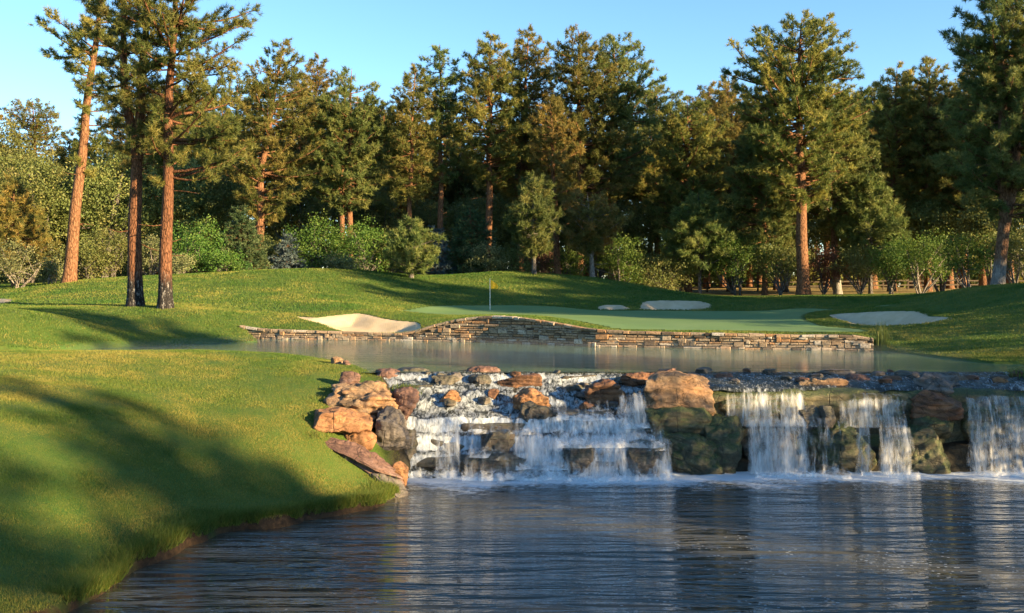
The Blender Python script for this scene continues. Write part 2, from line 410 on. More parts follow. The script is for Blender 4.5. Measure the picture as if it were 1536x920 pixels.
LOWP = [p for p in WET if p[1] < 24.35] + []
LOWP = WET[:7] + [(-2.6, 25.4), (16.4, 25.4)] + WET[40:]
BASE_LINE = np.array([(-2.6,24.75),(-1.2,24.5),(0,24.3),(1.2,24.4),(2.5,24.45),(3.8,24.6),(5.0,24.9),(6.5,24.95),(8,24.95),(10,25.0),(12,25.0),(15,25.0)])
def m_lower():
    t = NT('rippled_water')
    v = t.coord('Object', (.32, 2.0, 1)); v2 = t.coord('Object', (1.3, 4.2, 1)); v3 = t.coord('Object')
    foam = t.attr('foam')
    w1 = t.noise(v, 1.15, 3, .5, .4); w2 = t.noise(v2, 2.0, 3, .6, .3); w3 = t.noise(v3, 9., 3, .6)
    near = t.attr('chop')
    h = t.math('ADD', t.math('MULTIPLY', w1, 1.5), t.math('MULTIPLY', w2, .16))
    h = t.math('ADD', h, t.math('MULTIPLY', w3, t.math('MULTIPLY', near, .6)))
    nrm = t.bump(h, 1.0, .25)
    wat = t.pbr((.050,.050,.038), .05, nrm, .5, IOR=1.55)
    fn = t.noise(t.coord('Object', (1.0, 1.6, 1)), 4.5, 6, .7, .8)
    fm = t.math('SUBTRACT', t.math('ADD', t.math('MULTIPLY', foam, 1.1), fn), .87)
    fm = t.math('MULTIPLY', fm, 3.2, clamp=True)
    vor = t.n('TexVoronoi', {'Vector': t.coord('Object', (1, 1.5, 1)), 'Scale': 7.}).outputs[0]
    fl = t.math('MULTIPLY', t.math('LESS_THAN', vor, .19), t.math('GREATER_THAN', t.noise(v3, .8, 4, .7), .53))
    fl = t.math('MULTIPLY', fl, t.attr('fleck'))
    f = t.math('MAXIMUM', t.math('MULTIPLY', fm, .85), t.math('MULTIPLY', fl, .38))
    fo = t.pbr((.62,.68,.72), .6, t.bump(fn, .6, .08), .3)
    return t.done(t.n('MixShader', {0: f, 1: wat, 2: fo}).outputs[0])
V, F = clip_sheet(LOWP, .13, LOWZ, -.3)
def seg_dist(x, y, P):
    d = np.full(x.shape, 1e9)
    for (ax, ay), (bx, by) in zip(P[:-1], P[1:]):
        ex, ey = bx - ax, by - ay; tt = np.clip(((x - ax) * ex + (y - ay) * ey) / (ex * ex + ey * ey), 0, 1)
        d = np.minimum(d, np.hypot(x - ax - tt * ex, y - ay - tt * ey))
    return d
db = seg_dist(V[:, 0], V[:, 1], BASE_LINE); db = np.maximum(0, db * (1 + .7 * fbm(V * np.array([.9, .9, 0]), 44, 4)) + .12 * fbm(V * np.array([2.5, 2.5, 0]), 45, 3)); db = np.where(V[:, 1] > np.interp(V[:, 0], BASE_LINE[:, 0], BASE_LINE[:, 1]), 0, db)
foam = .8 * np.exp(-(db / .45) ** 1.2) + .60 * np.exp(-db / 2.4)
chop = np.exp(-db / 2.5)
fleck = np.clip(smooth01(0, 2, db) * (.35 + .65 * smooth01(1, 7, V[:, 0] + 2)), 0, 1)
V[:, 2] += .05 * np.exp(-db / .8) * fbm(np.stack([V[:, 0] * 2.2, V[:, 1] * 2.2, 0 * V[:, 0]], -1), 8, 3)
tag(link('lower_pond', MB().add(V, F, foam=foam, chop=chop, fleck=fleck).mesh('lower_pond', m_lower())), 'dark rippled lower pond below the waterfalls', kind='structure')

# stream over the steps
def m_stream():
    t = NT('white_water'); v = t.coord('Object', (2.2, .9, 1)); v1 = t.coord('Object', (1, 1, 1))
    n = t.noise(v, 3.2, 6, .7, 1.2); n2 = t.noise(t.coord('Object', (5, 2.2, 1.2)), 2.6, 5, .7, .8)
    st = t.attr('steep')
    f = t.math('ADD', t.math('MULTIPLY', n, .7), t.math('MULTIPLY', n2, .5))
    f = t.math('ADD', f, t.math('MULTIPLY', st, .24))
    f = t.ramp(f, [(.63, 0.), (.72, .3), (.95, 1.)])
    wat = t.pbr((.02,.024,.02), .08, t.bump(n, .6, .12), .5, IOR=1.33)
    fo = t.pbr((.6,.66,.7), .5, t.bump(n2, .6, .08), .4)
    return t.done(t.n('MixShader', {0: f, 1: wat, 2: fo}).outputs[0])
sx_, sy_ = np.meshgrid(np.arange(-3.6, 16.6, .07), np.arange(24.2, 28.95, .05)); shp = sx_.shape
sz_ = stream_z(sx_, sy_)
pp = np.stack([sx_.ravel(), sy_.ravel(), 0 * sx_.ravel()], -1)
sz_ = sz_ + ((.06 * fbm(pp * np.array([1.5, 2.4, 1]), 31, 4) - .06 * np.abs(fbm(pp * np.array([2.6, 4., 1]), 35, 3))) * np.interp(pp[:, 1], [24.5, 27.9, 28.5], [1.3, 1, .03])).reshape(shp) + np.interp(sy_, [28.5, 28.75], [.006, -.012])
steep = np.clip(np.abs(np.gradient(sz_, .05, axis=0)) / 1.2, 0, 1)
dd = poly_sd(sx_.ravel(), sy_.ravel(), WET)
keep = (dd > -.1) & ((pp[:, 0] < 4.0) | (pp[:, 1] > 25.98))
F = grid_faces(*shp); F = F[keep[F].all(1)]
tag(link('stream', MB().add(np.stack([sx_, sy_, sz_], -1).reshape(-1, 3), F, steep=steep.ravel() * np.where(pp[:, 0] > 4, .15, 1)).mesh('stream', m_stream())), 'shallow stream running over rocky steps from the upper pond to the falls', kind='structure')
# ------------------------------------------------------------------ trees
def m_bark(name, cols, base_dark=0., pale=0., zdark=3.):
    t = NT(name); v = t.coord('Object', (1, 1, .26)); v2 = t.coord('Object', (1, 1, .45)); v = t.n('MixRGB', {0: .10, 1: v, 2: t.n('TexNoise', {'Vector': v2, 'Scale': 6., 'Detail': 4.}).outputs[1]}).outputs[0]
    vo = t.n('TexVoronoi', {'Vector': v, 'Scale': 10., 'Randomness': 1.}, feature='DISTANCE_TO_EDGE').outputs[0]
    n = t.noise(v2, 9., 6, .7)
    c = t.ramp(n, [(.28, cols[0]), (.5, cols[1]), (.72, cols[2])])
    crack = t.math('MULTIPLY', t.ramp(vo, [(.0, 1.), (.13, 0.)]), t.ramp(t.noise(v2, 3., 4, .6), [(.35, .25), (.65, .9)]))
    c = t.mix(crack, c, tuple(x * .18 for x in cols[0]))
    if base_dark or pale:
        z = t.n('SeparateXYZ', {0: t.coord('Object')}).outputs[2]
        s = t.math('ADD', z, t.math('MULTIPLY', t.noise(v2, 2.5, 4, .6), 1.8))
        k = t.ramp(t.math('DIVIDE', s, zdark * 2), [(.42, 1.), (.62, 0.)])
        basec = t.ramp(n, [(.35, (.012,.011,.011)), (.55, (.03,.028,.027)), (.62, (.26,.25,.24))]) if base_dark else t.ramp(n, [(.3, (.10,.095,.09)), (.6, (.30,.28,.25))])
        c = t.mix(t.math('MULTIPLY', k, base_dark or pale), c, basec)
    h = t.math('ADD', t.math('MULTIPLY', t.ramp(vo, [(0., 0.), (.16, 1.)]), .7), t.math('MULTIPLY', n, .6))
    return t.done(t.pbr(c, .9, t.bump(h, .9, .06), .15))
BARK = m_bark('ponderosa_bark', [(.09,.045,.025), (.21,.105,.055), (.30,.165,.09)])
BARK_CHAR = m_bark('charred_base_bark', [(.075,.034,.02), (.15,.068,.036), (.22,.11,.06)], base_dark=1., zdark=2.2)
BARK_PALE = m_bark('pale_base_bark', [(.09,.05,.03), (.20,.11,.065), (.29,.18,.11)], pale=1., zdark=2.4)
BARK_GREY = m_bark('grey_bark', [(.06,.052,.045), (.14,.125,.11), (.23,.21,.19)])
BARK_DEAD = m_bark('silver_twig_bark', [(.12,.105,.09), (.24,.21,.18), (.34,.31,.27)])

PINE = mat_foliage('pine_needles', (.06,.085,.022), (.125,.14,.034), (.22,.19,.048), .4)
PINE_WARM = mat_foliage('pine_needles_warm', (.08,.095,.025), (.17,.16,.038), (.30,.22,.055), .4)
PINE_DARK = mat_foliage('pine_needles_dark', (.06,.09,.028), (.11,.145,.04), (.18,.185,.055), .4)
PINE_RUST = mat_foliage('pine_needles_rust', (.07,.085,.025), (.15,.135,.038), (.30,.17,.05), .4)
SPRUCE = mat_foliage('spruce_needles', (.026,.058,.025), (.05,.098,.038), (.10,.14,.055), .2)
SPRUCE_BLUE = mat_foliage('blue_spruce_needles', (.045,.07,.075), (.09,.13,.135), (.15,.19,.19), .15)
LEAF = mat_foliage('shrub_leaves', (.035,.085,.016), (.08,.15,.026), (.15,.20,.042), .4)
LEAF_DARK = mat_foliage('oak_leaves', (.075,.10,.03), (.125,.15,.042), (.20,.19,.065), .35)
LEAF_SAGE = mat_foliage('pale_shrub_leaves', (.09,.12,.05), (.17,.19,.08), (.27,.27,.13), .35)
LEAF_RED = mat_foliage('red_shrub_leaves', (.07,.05,.025), (.15,.08,.05), (.24,.11,.07), .35)

def unit(a): return a / (np.linalg.norm(a, axis=-1, keepdims=True) + 1e-12)

def sticks(mb, p0, p1, r0, r1, S=4):
    """tapered prisms p0 -> p1, all at once"""
    p0, p1 = np.asarray(p0), np.asarray(p1); d = unit(p1 - p0)
    ref = np.where(np.abs(d[:, 2:3]) > .9, np.array([[1., 0, 0]]), np.array([[0, 0, 1.]]))
    a = unit(np.cross(d, ref)); b = np.cross(d, a)
    ang = np.arange(S) / S * 2 * np.pi
    ring = a[:, None] * np.cos(ang)[None, :, None] + b[:, None] * np.sin(ang)[None, :, None]
    V = np.concatenate([p0[:, None] + ring * np.asarray(r0)[:, None, None], p1[:, None] + ring * np.asarray(r1)[:, None, None]], 1)
    i = np.arange(S); q = np.stack([i, (i + 1) % S, (i + 1) % S + S, i + S], -1)
    mb.add(V.reshape(-1, 3), (q[None] + (np.arange(len(p0)) * 2 * S)[:, None, None]).reshape(-1, 4))

def tube(mb, P, R, S=14, flare=None, seed=0):
    P = np.asarray(P, float); R = np.asarray(R, float)
    t = unit(np.gradient(P, axis=0)); a = unit(np.cross(t, np.array([0, 1., .02]))); b = np.cross(t, a)
    ang = np.arange(S) / S * 2 * np.pi
    rr = R[:, None] * (1 + .06 * fbm(np.stack([np.cos(ang)[None] * 1.5 + 0 * R[:, None], np.sin(ang)[None] * 1.5 + 0 * R[:, None], (P[:, 2:3] * .6 + 0 * ang[None])], -1).reshape(-1, 3), seed, 3).reshape(len(P), S))
    V = P[:, None] + (a[:, None] * np.cos(ang)[None, :, None] + b[:, None] * np.sin(ang)[None, :, None]) * rr[..., None]
    n = len(P); i = np.arange(n - 1)[:, None] * S; j = np.arange(S)[None]
    F = np.stack([i + j, i + (j + 1) % S, i + S + (j + 1) % S, i + S + j], -1).reshape(-1, 4)
    mb.add(V.reshape(-1, 3), F)

def tufts(mb, C, AX, K, L, W, rng, spread=.9, vary=None):
    """bursts of K needle blades at centres C pointing along AX"""
    T = len(C)
    d = unit(AX[:, None] * 1.0 + rng.normal(size=(T, K, 3)) * spread)
    ln = L * rng.uniform(.65, 1.1, (T, K, 1))
    base = C[:, None] + rng.normal(size=(T, K, 3)) * L * .12
    side = unit(np.cross(d, rng.normal(size=(T, K, 3)))) * (W * rng.uniform(.7, 1.2, (T, K, 1)))
    V = np.stack([base - side * .5, base + side * .5, base + d * ln], 2).reshape(-1, 3)
    v = rng.uniform(0, 1, T) if vary is None else vary
    vv = np.clip(np.repeat(v, K * 3) + np.repeat(rng.normal(size=T * K) * .12, 3), 0, 1)
    mb.add(V, np.arange(T * K * 3).reshape(-1, 3), vary=vv)

def conifer_mesh(seed, stems, crown, n=60, K=14, L=.30, W=.05, kind='pine', bark=None, leaf=None, dead=0, gap=.28, up=1.0, tops=True):
    """stems: list of (polyline Nx3 from ground up, base radius); crown: rows (z, left, right) outlining the foliage.
       returns a trunk mesh with its limbs and a crown mesh"""
    rng = np.random.default_rng(seed)
    tb, cb = MB(), MB()
    cz = np.array([c[0] for c in crown]); o = np.argsort(cz); cz = cz[o]
    cl = np.array([c[1] for c in crown], float)[o]; cr = np.array([c[2] for c in crown], float)[o]
    segs = [[], [], [], []]; TC, TA = [], []; TV = []
    for si, (P, R0) in enumerate(stems):
        P = np.asarray(P, float); zz = np.linspace(P[0, 2], P[-1, 2], 26)
        Q = np.stack([np.interp(zz, P[:, 2], P[:, 0]), np.interp(zz, P[:, 2], P[:, 1]), zz], -1)
        fr = (zz - zz[0]) / (zz[-1] - zz[0])
        rad = R0 * ((1 - fr) ** .75 * .96 + .04)
        if P[0, 2] < .1: rad *= 1 + .35 * np.exp(-(zz - zz[0]) / .5)
        Q[:, 0] += .05 * np.sin(zz * .8 + seed) * np.minimum(fr * 4, 1); Q[:, 1] += .05 * np.cos(zz * .7 + seed) * np.minimum(fr * 4, 1)
        tube(tb, Q, rad, 14 if R0 > .12 else 8, seed=seed)
        stem = lambda z: np.array([np.interp(z, zz, Q[:, 0]), np.interp(z, zz, Q[:, 1]), z])
        srad = lambda z: np.interp(z, zz, rad)
        ztop = zz[-1]; lo = max(cz[0], zz[0] + .2)
        nb = max(6, int(n * 1.7 / len(stems)))
        w = np.interp(np.linspace(lo, ztop, 60), cz, (cl + cr) / 2) ** .7 + .15
        cdf = np.cumsum(w) / w.sum(); u = (np.arange(nb) + rng.uniform(0, 1, nb)) / nb
        zt = np.interp(u, cdf, np.linspace(lo, ztop, 60))
        az0 = rng.uniform(0, 6.28)
        for bi, z in enumerate(zt):
            f = (z - lo) / max(ztop - lo, .1)
            ph = az0 + bi * 2.39996 + rng.normal() * .35
            side = np.interp(z, cz, cr if math.cos(ph) > 0 else cl); dep = np.interp(z, cz, (cl + cr) / 2)
            r = (dep + (side - dep) * math.cos(ph) ** 2) * rng.uniform(.55, 1.12)
            if rng.uniform() < .12: r *= 1.12
            r = max(r, .22)
            out = np.array([math.cos(ph), math.sin(ph), 0])
            if kind == 'pine':
                rise = r * (.04 + .34 * f ** 1.6 + rng.normal() * .2) * up; za = min(z - rise, ztop - .15)
                A = stem(max(za, zz[0] + .3)); tip = stem(min(z, ztop)) * 1.0; tip = np.array([tip[0], tip[1], 0]) + out * r; tip[2] = z + .28 * r * rng.uniform(-.2, .9)
                mid = A + (tip - A) * .55 + np.array([0, 0, -.13 * r]) + rng.normal(size=3) * .05 * r
            else:
                A = stem(min(z + r * .12, ztop)); tip = np.array([A[0], A[1], 0]) + out * r; tip[2] = z - r * .28 * (1 - f)
                mid = A + (tip - A) * .5 + np.array([0, 0, -.10 * r])
            tt = np.linspace(0, 1, 6)[:, None]
            B = A * (1 - tt) ** 2 + 2 * mid * tt * (1 - tt) + tip * tt ** 2
            br = min(.025 + .017 * r, srad(A[2]) * .6) * np.linspace(1, .25, 6)
            segs[0].append(B[:-1]); segs[1].append(B[1:]); segs[2].append(br[:-1]); segs[3].append(br[1:])
            # twigs with tufts
            t0 = max(.14, .42 - .4 * f) if kind == 'pine' else .12
            if r < .8: t0 = .1
            ts = np.arange(t0, 1.0, gap / r) + rng.uniform(0, gap / r * .5); ts = ts[ts < .99]
            tv = np.clip(.5 + .25 * rng.normal(), 0, 1)
            for k, tq in enumerate(list(ts) + [1.0]):
                b0 = A * (1 - tq) ** 2 + 2 * mid * tq * (1 - tq) + tip * tq ** 2
                tg = unit((mid - A) * (1 - tq) + (tip - mid) * tq)
                lat = np.cross(tg, [0, 0, 1.]); sgn = 1 if k % 2 else -1
                if tq == 1.0: dirn = unit(tg + np.array([0, 0, .25])); ln = .35
                else:
                    dirn = unit(tg * rng.uniform(.3, .9) + lat * sgn * rng.uniform(.2, 1.0) + np.array([0, 0, rng.uniform(-.5, 1.1) if kind == 'pine' else -.12]))
                    ln = (.34 + .22 * r * (1.05 - tq)) * rng.uniform(.5, 1.25)
                    if kind != 'pine': ln = (.15 + .5 * r * (1.02 - tq)) * rng.uniform(.7, 1.1)
                e = b0 + dirn * ln
                segs[0].append(b0[None]); segs[1].append(e[None]); segs[2].append(np.array([.014])); segs[3].append(np.array([.006]))
                m = max(1, int(ln / (gap * .85) + .5))
                for q in range(m):
                    s = (q + 1) / m
                    TC.append(b0 + dirn * ln * s); TA.append(unit(dirn + np.array([0, 0, .45 if kind == 'pine' else .0]))); TV.append(tv + rng.normal() * .16)
            # a puff of needles round the tip
            for _ in range(7):
                TC.append(tip + rng.normal(size=3) * np.array([.22, .22, .16]) * min(1, r)); TA.append(unit(rng.normal(size=3) * .6 + np.array([0, 0, .7]) + out * .5)); TV.append(tv + .12 + rng.normal() * .14)
        # dead, bare limbs under the crown
        for _ in range(dead):
            z0_ = max(zz[0] + 1, lo - 5); z = rng.uniform(z0_, max(lo + 1, z0_ + 1)); ph = rng.uniform(0, 6.28); r = rng.uniform(.5, 1.8)
            A = stem(z); tip = A + np.array([math.cos(ph), math.sin(ph), rng.uniform(-.3, .15)]) * r; mid = (A + tip) / 2 + rng.normal(size=3) * .12
            B = np.stack([A, mid, tip]); segs[0].append(B[:-1]); segs[1].append(B[1:]); segs[2].append(np.array([.03, .02])); segs[3].append(np.array([.02, .008]))
    sticks(tb, np.concatenate(segs[0]), np.concatenate(segs[1]), np.concatenate(segs[2]), np.concatenate(segs[3]), 4)
    tufts(cb, np.array(TC), np.array(TA), K, L, W, rng, .95 if kind == 'pine' else .75, np.clip(np.array(TV), 0, 1))
    return tb.mesh('trunk', bark or BARK), cb.mesh('crown', leaf or PINE, smooth=False)

def plant_tree(name, label, cat, loc, meshes, group=None, rz=0., sc=1.0, parts=('trunk', 'crown')):
    e = empty(name, loc); e.rotation_euler = (0, 0, rz); e.scale = (sc, sc, sc)
    tag(e, label, cat, group)
    for nm, me in zip(parts, meshes): link(nm, me, e)
    return e

PINES = {}
def pine_px(key, label, px, Y, w, path, crown, seed, **kw):
    """a pine read off the photograph: base column px, distance Y, trunk width w and the rows of trunk and crown"""
    s = Y / FPX; x = (px - CX) * s; zb = gz(x, Y); pb = HY + (CAMZ - zb) / s
    paths = path if isinstance(path[0], list) else [path]
    stems = []
    for i, P in enumerate(paths):
        P = sorted(P, key=lambda q: -q[1])
        pts = [((a - px) * s, 0, (pb - b) * s) for a, b in P]
        if i == 0 or kw.get('both'): pts = [(0, 0, -.25)] + pts
        stems.append((pts, w * s / 2 * (1 if len(pts) and pts[0][2] < 0 else .72)))
    kw.pop('both', None); name = kw.pop('name', 'pine_tree'); grp = kw.pop('group', None)
    wd = kw.pop('wide', 1.15); cr = [((pb - a) * s, b * s * wd, c * s * wd) for a, b, c in crown]
    me = conifer_mesh(seed, stems, cr, **kw)
    PINES[key] = me
    return plant_tree(name, label, 'pine tree' if name == 'pine_tree' else 'tree', (x, Y, zb), me, grp)

NEARK = dict(K=24, L=.30, W=.032, gap=.22)
# the three tall pines on the sunny mound
pine_px('lean', 'tall leaning pine with orange sunlit bark, leftmost of the big trunks', 103, 65, 19, [(122,230),(140,90),(152,-20),(165,-95)],
        [(-95,4,6),(-45,34,45),(20,40,60),(45,88,62),(80,55,60),(118,30,50),(160,10,42),(200,5,34),(262,4,16)], 1, wide=1., n=36, leaf=PINE, bark=BARK, dead=5, K=22, L=.36, W=.044, gap=.22)
pine_px('fork', 'forked pine with a charred black base and two red-brown stems', 203, 50, 23, [[(203,300),(203,225),(190,150),(185,60),(178,-90)],[(206,240),(213,150),(218,40),(224,-110)]],
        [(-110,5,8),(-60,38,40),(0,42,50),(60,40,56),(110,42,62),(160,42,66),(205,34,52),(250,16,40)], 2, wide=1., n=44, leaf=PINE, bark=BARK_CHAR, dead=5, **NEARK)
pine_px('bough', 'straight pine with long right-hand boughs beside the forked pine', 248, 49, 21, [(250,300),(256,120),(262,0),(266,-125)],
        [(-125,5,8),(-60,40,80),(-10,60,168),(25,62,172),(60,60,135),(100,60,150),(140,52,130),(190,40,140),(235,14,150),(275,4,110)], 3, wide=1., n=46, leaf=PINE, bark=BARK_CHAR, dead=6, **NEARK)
# the row behind the mounds, left to right
MIDK = dict(K=18, L=.36, W=.052, gap=.25)
pine_px('p4', 'pine leaning right behind the straight pine, pointed sunlit top', 386, 82, 15, [(392,260),(408,160),(420,100),(425,58)],
        [(58,3,4),(90,24,26),(130,42,40),(170,52,62),(220,45,70),(270,40,75),(310,20,60),(335,5,20)], 4, n=70, leaf=PINE, dead=4, **MIDK)
pine_px('p6', 'dark broad-crowned pine on two trunks left of the centre gap', 524, 84, 12, [[(525,250),(527,103)],[(512,380),(514,250),(518,150)]],
        [(103,4,5),(125,28,24),(160,44,48),(200,40,62),(240,48,55),(290,45,50),(320,12,15)], 5, n=84, leaf=PINE_DARK, dead=3, both=True, **MIDK)
pine_px('p7', 'slim yellow-green pine beside the see-through pine', 612, 84, 10, [(616,260),(622,102)],
        [(102,3,4),(130,20,24),(170,28,32),(220,32,30),(260,30,26),(300,22,20)], 6, n=52, leaf=PINE, dead=2, **MIDK)
pine_px('p8', 'tall thin see-through pine with sparse boughs against the sky', 661, 86, 11, [(661,260),(660,66)],
        [(66,3,3),(90,24,22),(130,34,32),(170,30,34),(210,32,28),(250,24,26),(280,8,10)], 7, n=38, leaf=PINE_DARK, dead=6, **MIDK)
pine_px('p9', 'tall pointed pine whose bare orange trunk stands behind the flag', 732, 85, 13, [(734,260),(736,52)],
        [(52,3,4),(90,28,26),(130,36,44),(165,44,46),(210,42,54),(250,40,50),(280,14,18)], 8, n=84, leaf=PINE, dead=4, **MIDK)
pine_px('p10', 'golden dense pine with a pointed top right of the flag pine', 780, 88, 12, [(784,260),(792,42)],
        [(42,3,4),(80,24,26),(120,32,40),(170,30,52),(220,40,54),(260,44,48),(300,28,30)], 9, n=88, leaf=PINE_WARM, dead=3, **MIDK)
pine_px('p11', 'pine with a thin orange sunlit stem showing under its golden crown', 838, 80, 11, [(834,350),(828,200),(824,150)],
        [(150,10,12),(190,24,26),(240,28,34),(300,20,34),(320,6,8)], 10, n=40, leaf=PINE_WARM, dead=3, **MIDK)
pine_px('p12', 'tall pine with a rounded double top, left one of the touching pair', 869, 84, 14, [(870,260),(868,44)],
        [(44,6,8),(75,34,26),(110,38,40),(160,38,56),(220,36,70),(260,34,80),(290,30,74),(320,10,20)], 11, n=92, leaf=PINE, dead=5, **MIDK)
pine_px('p13', 'tall pine with long boughs reaching right into the sky gap', 918, 87, 13, [(917,260),(922,54)],
        [(54,6,12),(80,30,44),(110,36,62),(135,34,82),(165,36,50),(210,46,60),(260,44,50),(300,10,10)], 12, n=76, leaf=PINE_DARK, dead=4, **MIDK)
pine_px('p16', 'rounded pine lower than its neighbours in the dip right of centre', 1032, 90, 12, [(1032,260),(1030,148)],
        [(148,8,8),(170,36,34),(210,48,48),(260,54,50),(310,52,50),(360,40,42),(390,10,10)], 13, n=96, leaf=PINE, dead=2, **MIDK)
pine_px('p17', 'largest broad flat-topped pine with a thick orange trunk', 1205, 78, 20, [(1201,260),(1198,120),(1203,26)],
        [(26,14,24),(50,46,44),(80,76,56),(105,98,66),(130,84,84),(165,74,86),(210,84,70),(250,88,60),(290,60,44),(315,12,14)], 14, n=104, leaf=PINE, dead=4, **MIDK)
pine_px('p18', 'dark green pine with a leaning pale trunk right of the thick trunk', 1257, 84, 12, [(1250,330),(1254,240),(1264,143)],
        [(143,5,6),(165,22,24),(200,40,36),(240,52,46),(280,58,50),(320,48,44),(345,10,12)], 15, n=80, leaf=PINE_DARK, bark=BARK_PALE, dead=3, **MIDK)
pine_px('p19', 'tall golden pine catching the sun among dark ones', 1338, 92, 12, [(1342,260),(1345,100)],
        [(100,4,5),(125,30,28),(165,40,42),(210,42,46),(260,44,46),(310,36,40),(345,10,12)], 16, n=90, leaf=PINE_WARM, dead=4, **MIDK)
pine_px('p20', 'pine with a blunt sunlit top between the golden pine and the edge pine', 1392, 90, 11, [(1392,260),(1394,88)],
        [(88,6,8),(115,26,26),(160,34,36),(220,40,40),(280,42,40),(330,30,34),(370,6,6)], 17, n=84, leaf=PINE, dead=3, **MIDK)
pine_px('p21', 'huge dark pine with a pale grey trunk base at the right edge', 1496, 62, 19, [[(1506,330),(1503,200),(1505,60),(1508,-60)],[(1508,340),(1526,250),(1524,120),(1524,-20)]],
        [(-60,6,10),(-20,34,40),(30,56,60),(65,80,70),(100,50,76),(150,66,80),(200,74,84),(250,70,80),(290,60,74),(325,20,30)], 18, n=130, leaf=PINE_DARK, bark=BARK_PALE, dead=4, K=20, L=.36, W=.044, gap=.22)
# smaller pines in front of the row
pine_px('s14', 'young pine with a whitish stem planted on the green mound', 801, 74, 7, [(800,330),(799,262)],
        [(262,3,3),(285,20,20),(315,34,34),(345,40,38),(370,32,30),(382,8,8)], 21, wide=1., n=44, leaf=PINE_DARK, bark=BARK_GREY, **MIDK)
pine_px('s15', 'crooked little tree with bare silver limbs and rusty orange needles', 889, 77, 8, [[(888,380),(886,350),(880,290)],[(888,382),(896,350),(905,318)],[(886,384),(872,360),(866,350)]],
        [(282,10,14),(310,30,36),(340,34,40),(365,24,20),(385,12,16)], 22, n=44, leaf=PINE_RUST, bark=BARK_DEAD, dead=4, **MIDK)
pine_px('s1', 'young sunlit pine at the far left edge above the pale shrubs', 22, 68, 9, [(22,350),(20,268)],
        [(268,3,3),(295,14,16),(325,28,30),(360,40,42),(390,40,40),(410,14,14)], 23, n=70, leaf=PINE_WARM, K=18, L=.30, W=.04, gap=.25)
pine_px('s2', 'dark bushy young pine on the mound left of the flag', 617, 72, 7, [(618,380),(616,332)],
        [(332,4,4),(350,20,20),(375,32,32),(395,30,30),(410,10,10)], 24, n=34, leaf=PINE_DARK, bark=BARK_GREY, kind='pine', name='pine_tree', **MIDK)
pine_px('s3', 'cone-shaped dark green fir behind the mound, tallest of the low conifers', 706, 80, 8, [(706,380),(706,312)],
        [(312,2,2),(330,14,14),(355,28,28),(385,36,34),(412,38,36)], 25, n=90, leaf=SPRUCE, kind='spruce', K=14, L=.22, W=.045, gap=.24, name='fir_tree')
pine_px('s4', 'small blue-grey spruce between the bushy young pine and the fir', 655, 79, 6, [(655,400),(655,342)],
        [(342,2,2),(365,10,10),(390,17,17),(414,22,22)], 26, n=60, leaf=SPRUCE_BLUE, kind='spruce', K=14, L=.2, W=.045, gap=.22, name='spruce_tree')
pine_px('s5', 'cone-shaped young conifer behind the crest right of the straight pine', 362, 74, 8, [(362,380),(361,312)],
        [(312,2,2),(340,14,15),(370,26,28),(400,32,34),(418,30,30)], 27, n=84, leaf=SPRUCE, kind='spruce', K=15, L=.24, W=.045, gap=.24, name='fir_tree')
pine_px('s6', 'small blue spruce at the foot of the leafy shrub on the left crest', 432, 76, 6, [(432,400),(432,352)],
        [(352,2,2),(375,12,12),(400,22,22),(412,24,24)], 28, n=56, leaf=SPRUCE_BLUE, kind='spruce', K=14, L=.2, W=.045, gap=.22, name='spruce_tree')
pine_px('s7', 'shaded young pine with a forked stem behind the centre-right mound', 1050, 82, 6, [(1050,400),(1048,290)],
        [(290,4,4),(320,30,30),(360,44,44),(395,40,40),(412,14,14)], 29, n=76, leaf=PINE_DARK, bark=BARK_GREY, **MIDK)
pine_px('s8', 'shaded young pine with a thin grey stem right of the leaning pale trunk', 1306, 82, 6, [(1306,380),(1305,262)],
        [(262,3,3),(300,28,28),(345,40,40),(385,36,36),(408,10,10)], 30, n=76, leaf=PINE_DARK, bark=BARK_GREY, **MIDK)
pine_px('s9', 'slender dark pine with low boughs left of the thick orange trunk', 1147, 82, 9, [(1147,380),(1144,180)],
        [(180,6,6),(215,34,34),(265,52,50),(320,54,52),(365,44,40),(388,8,8)], 31, n=88, leaf=PINE_DARK, dead=2, **MIDK)
pine_px('l1', 'flat-topped pine on rising ground behind the far left shrubs', 52, 118, 11, [(52,260),(50,152)],
        [(152,14,14),(170,32,36),(195,42,40),(215,34,34),(240,14,12)], 32, n=46, leaf=PINE, dead=2, K=14, L=.36, W=.06, gap=.36)

# pines deeper in the wood: the same trees turned and scaled
rng = np.random.default_rng(77)
BACK = [('p4', 285, 96, .72), ('p9', 332, 100, .78), ('p12', 232, 100, .85), ('p16', 160, 96, .72), ('p10', 452, 98, .80), ('p13', 500, 108, .82), ('p7', 560, 98, .80), ('p16', 590, 106, .8),
        ('p10', 640, 108, .72), ('p12', 690, 110, .70), ('p4', 715, 116, .75), ('p16', 768, 104, .9), ('p13', 815, 106, .8), ('p19', 850, 112, .85), ('p17', 955, 104, .72), ('p9', 975, 98, .74),
        ('p10', 1005, 108, .72), ('p12', 1060, 104, .72), ('p19', 1095, 98, .82), ('p4', 1125, 108, .75), ('p16', 1165, 100, .8), ('p13', 1240, 104, .8), ('p9', 1290, 104, .82), ('p20', 1365, 104, .86),
        ('p12', 1425, 102, .85), ('p10', 1445, 92, .8), ('p16', 1475, 86, .9), ('p17', 1560, 84, .9), ('p19', 100, 112, .72), ('p12', 30, 126, .70), ('p10', -30, 100, .8), ('p4', -60, 84, .8),
        ('p16', 80, 102, .62), ('p19', 420, 106, .7), ('p16', 880, 100, .75), ('p7', 1330, 110, .8), ('p13', 1515, 98, .95)]
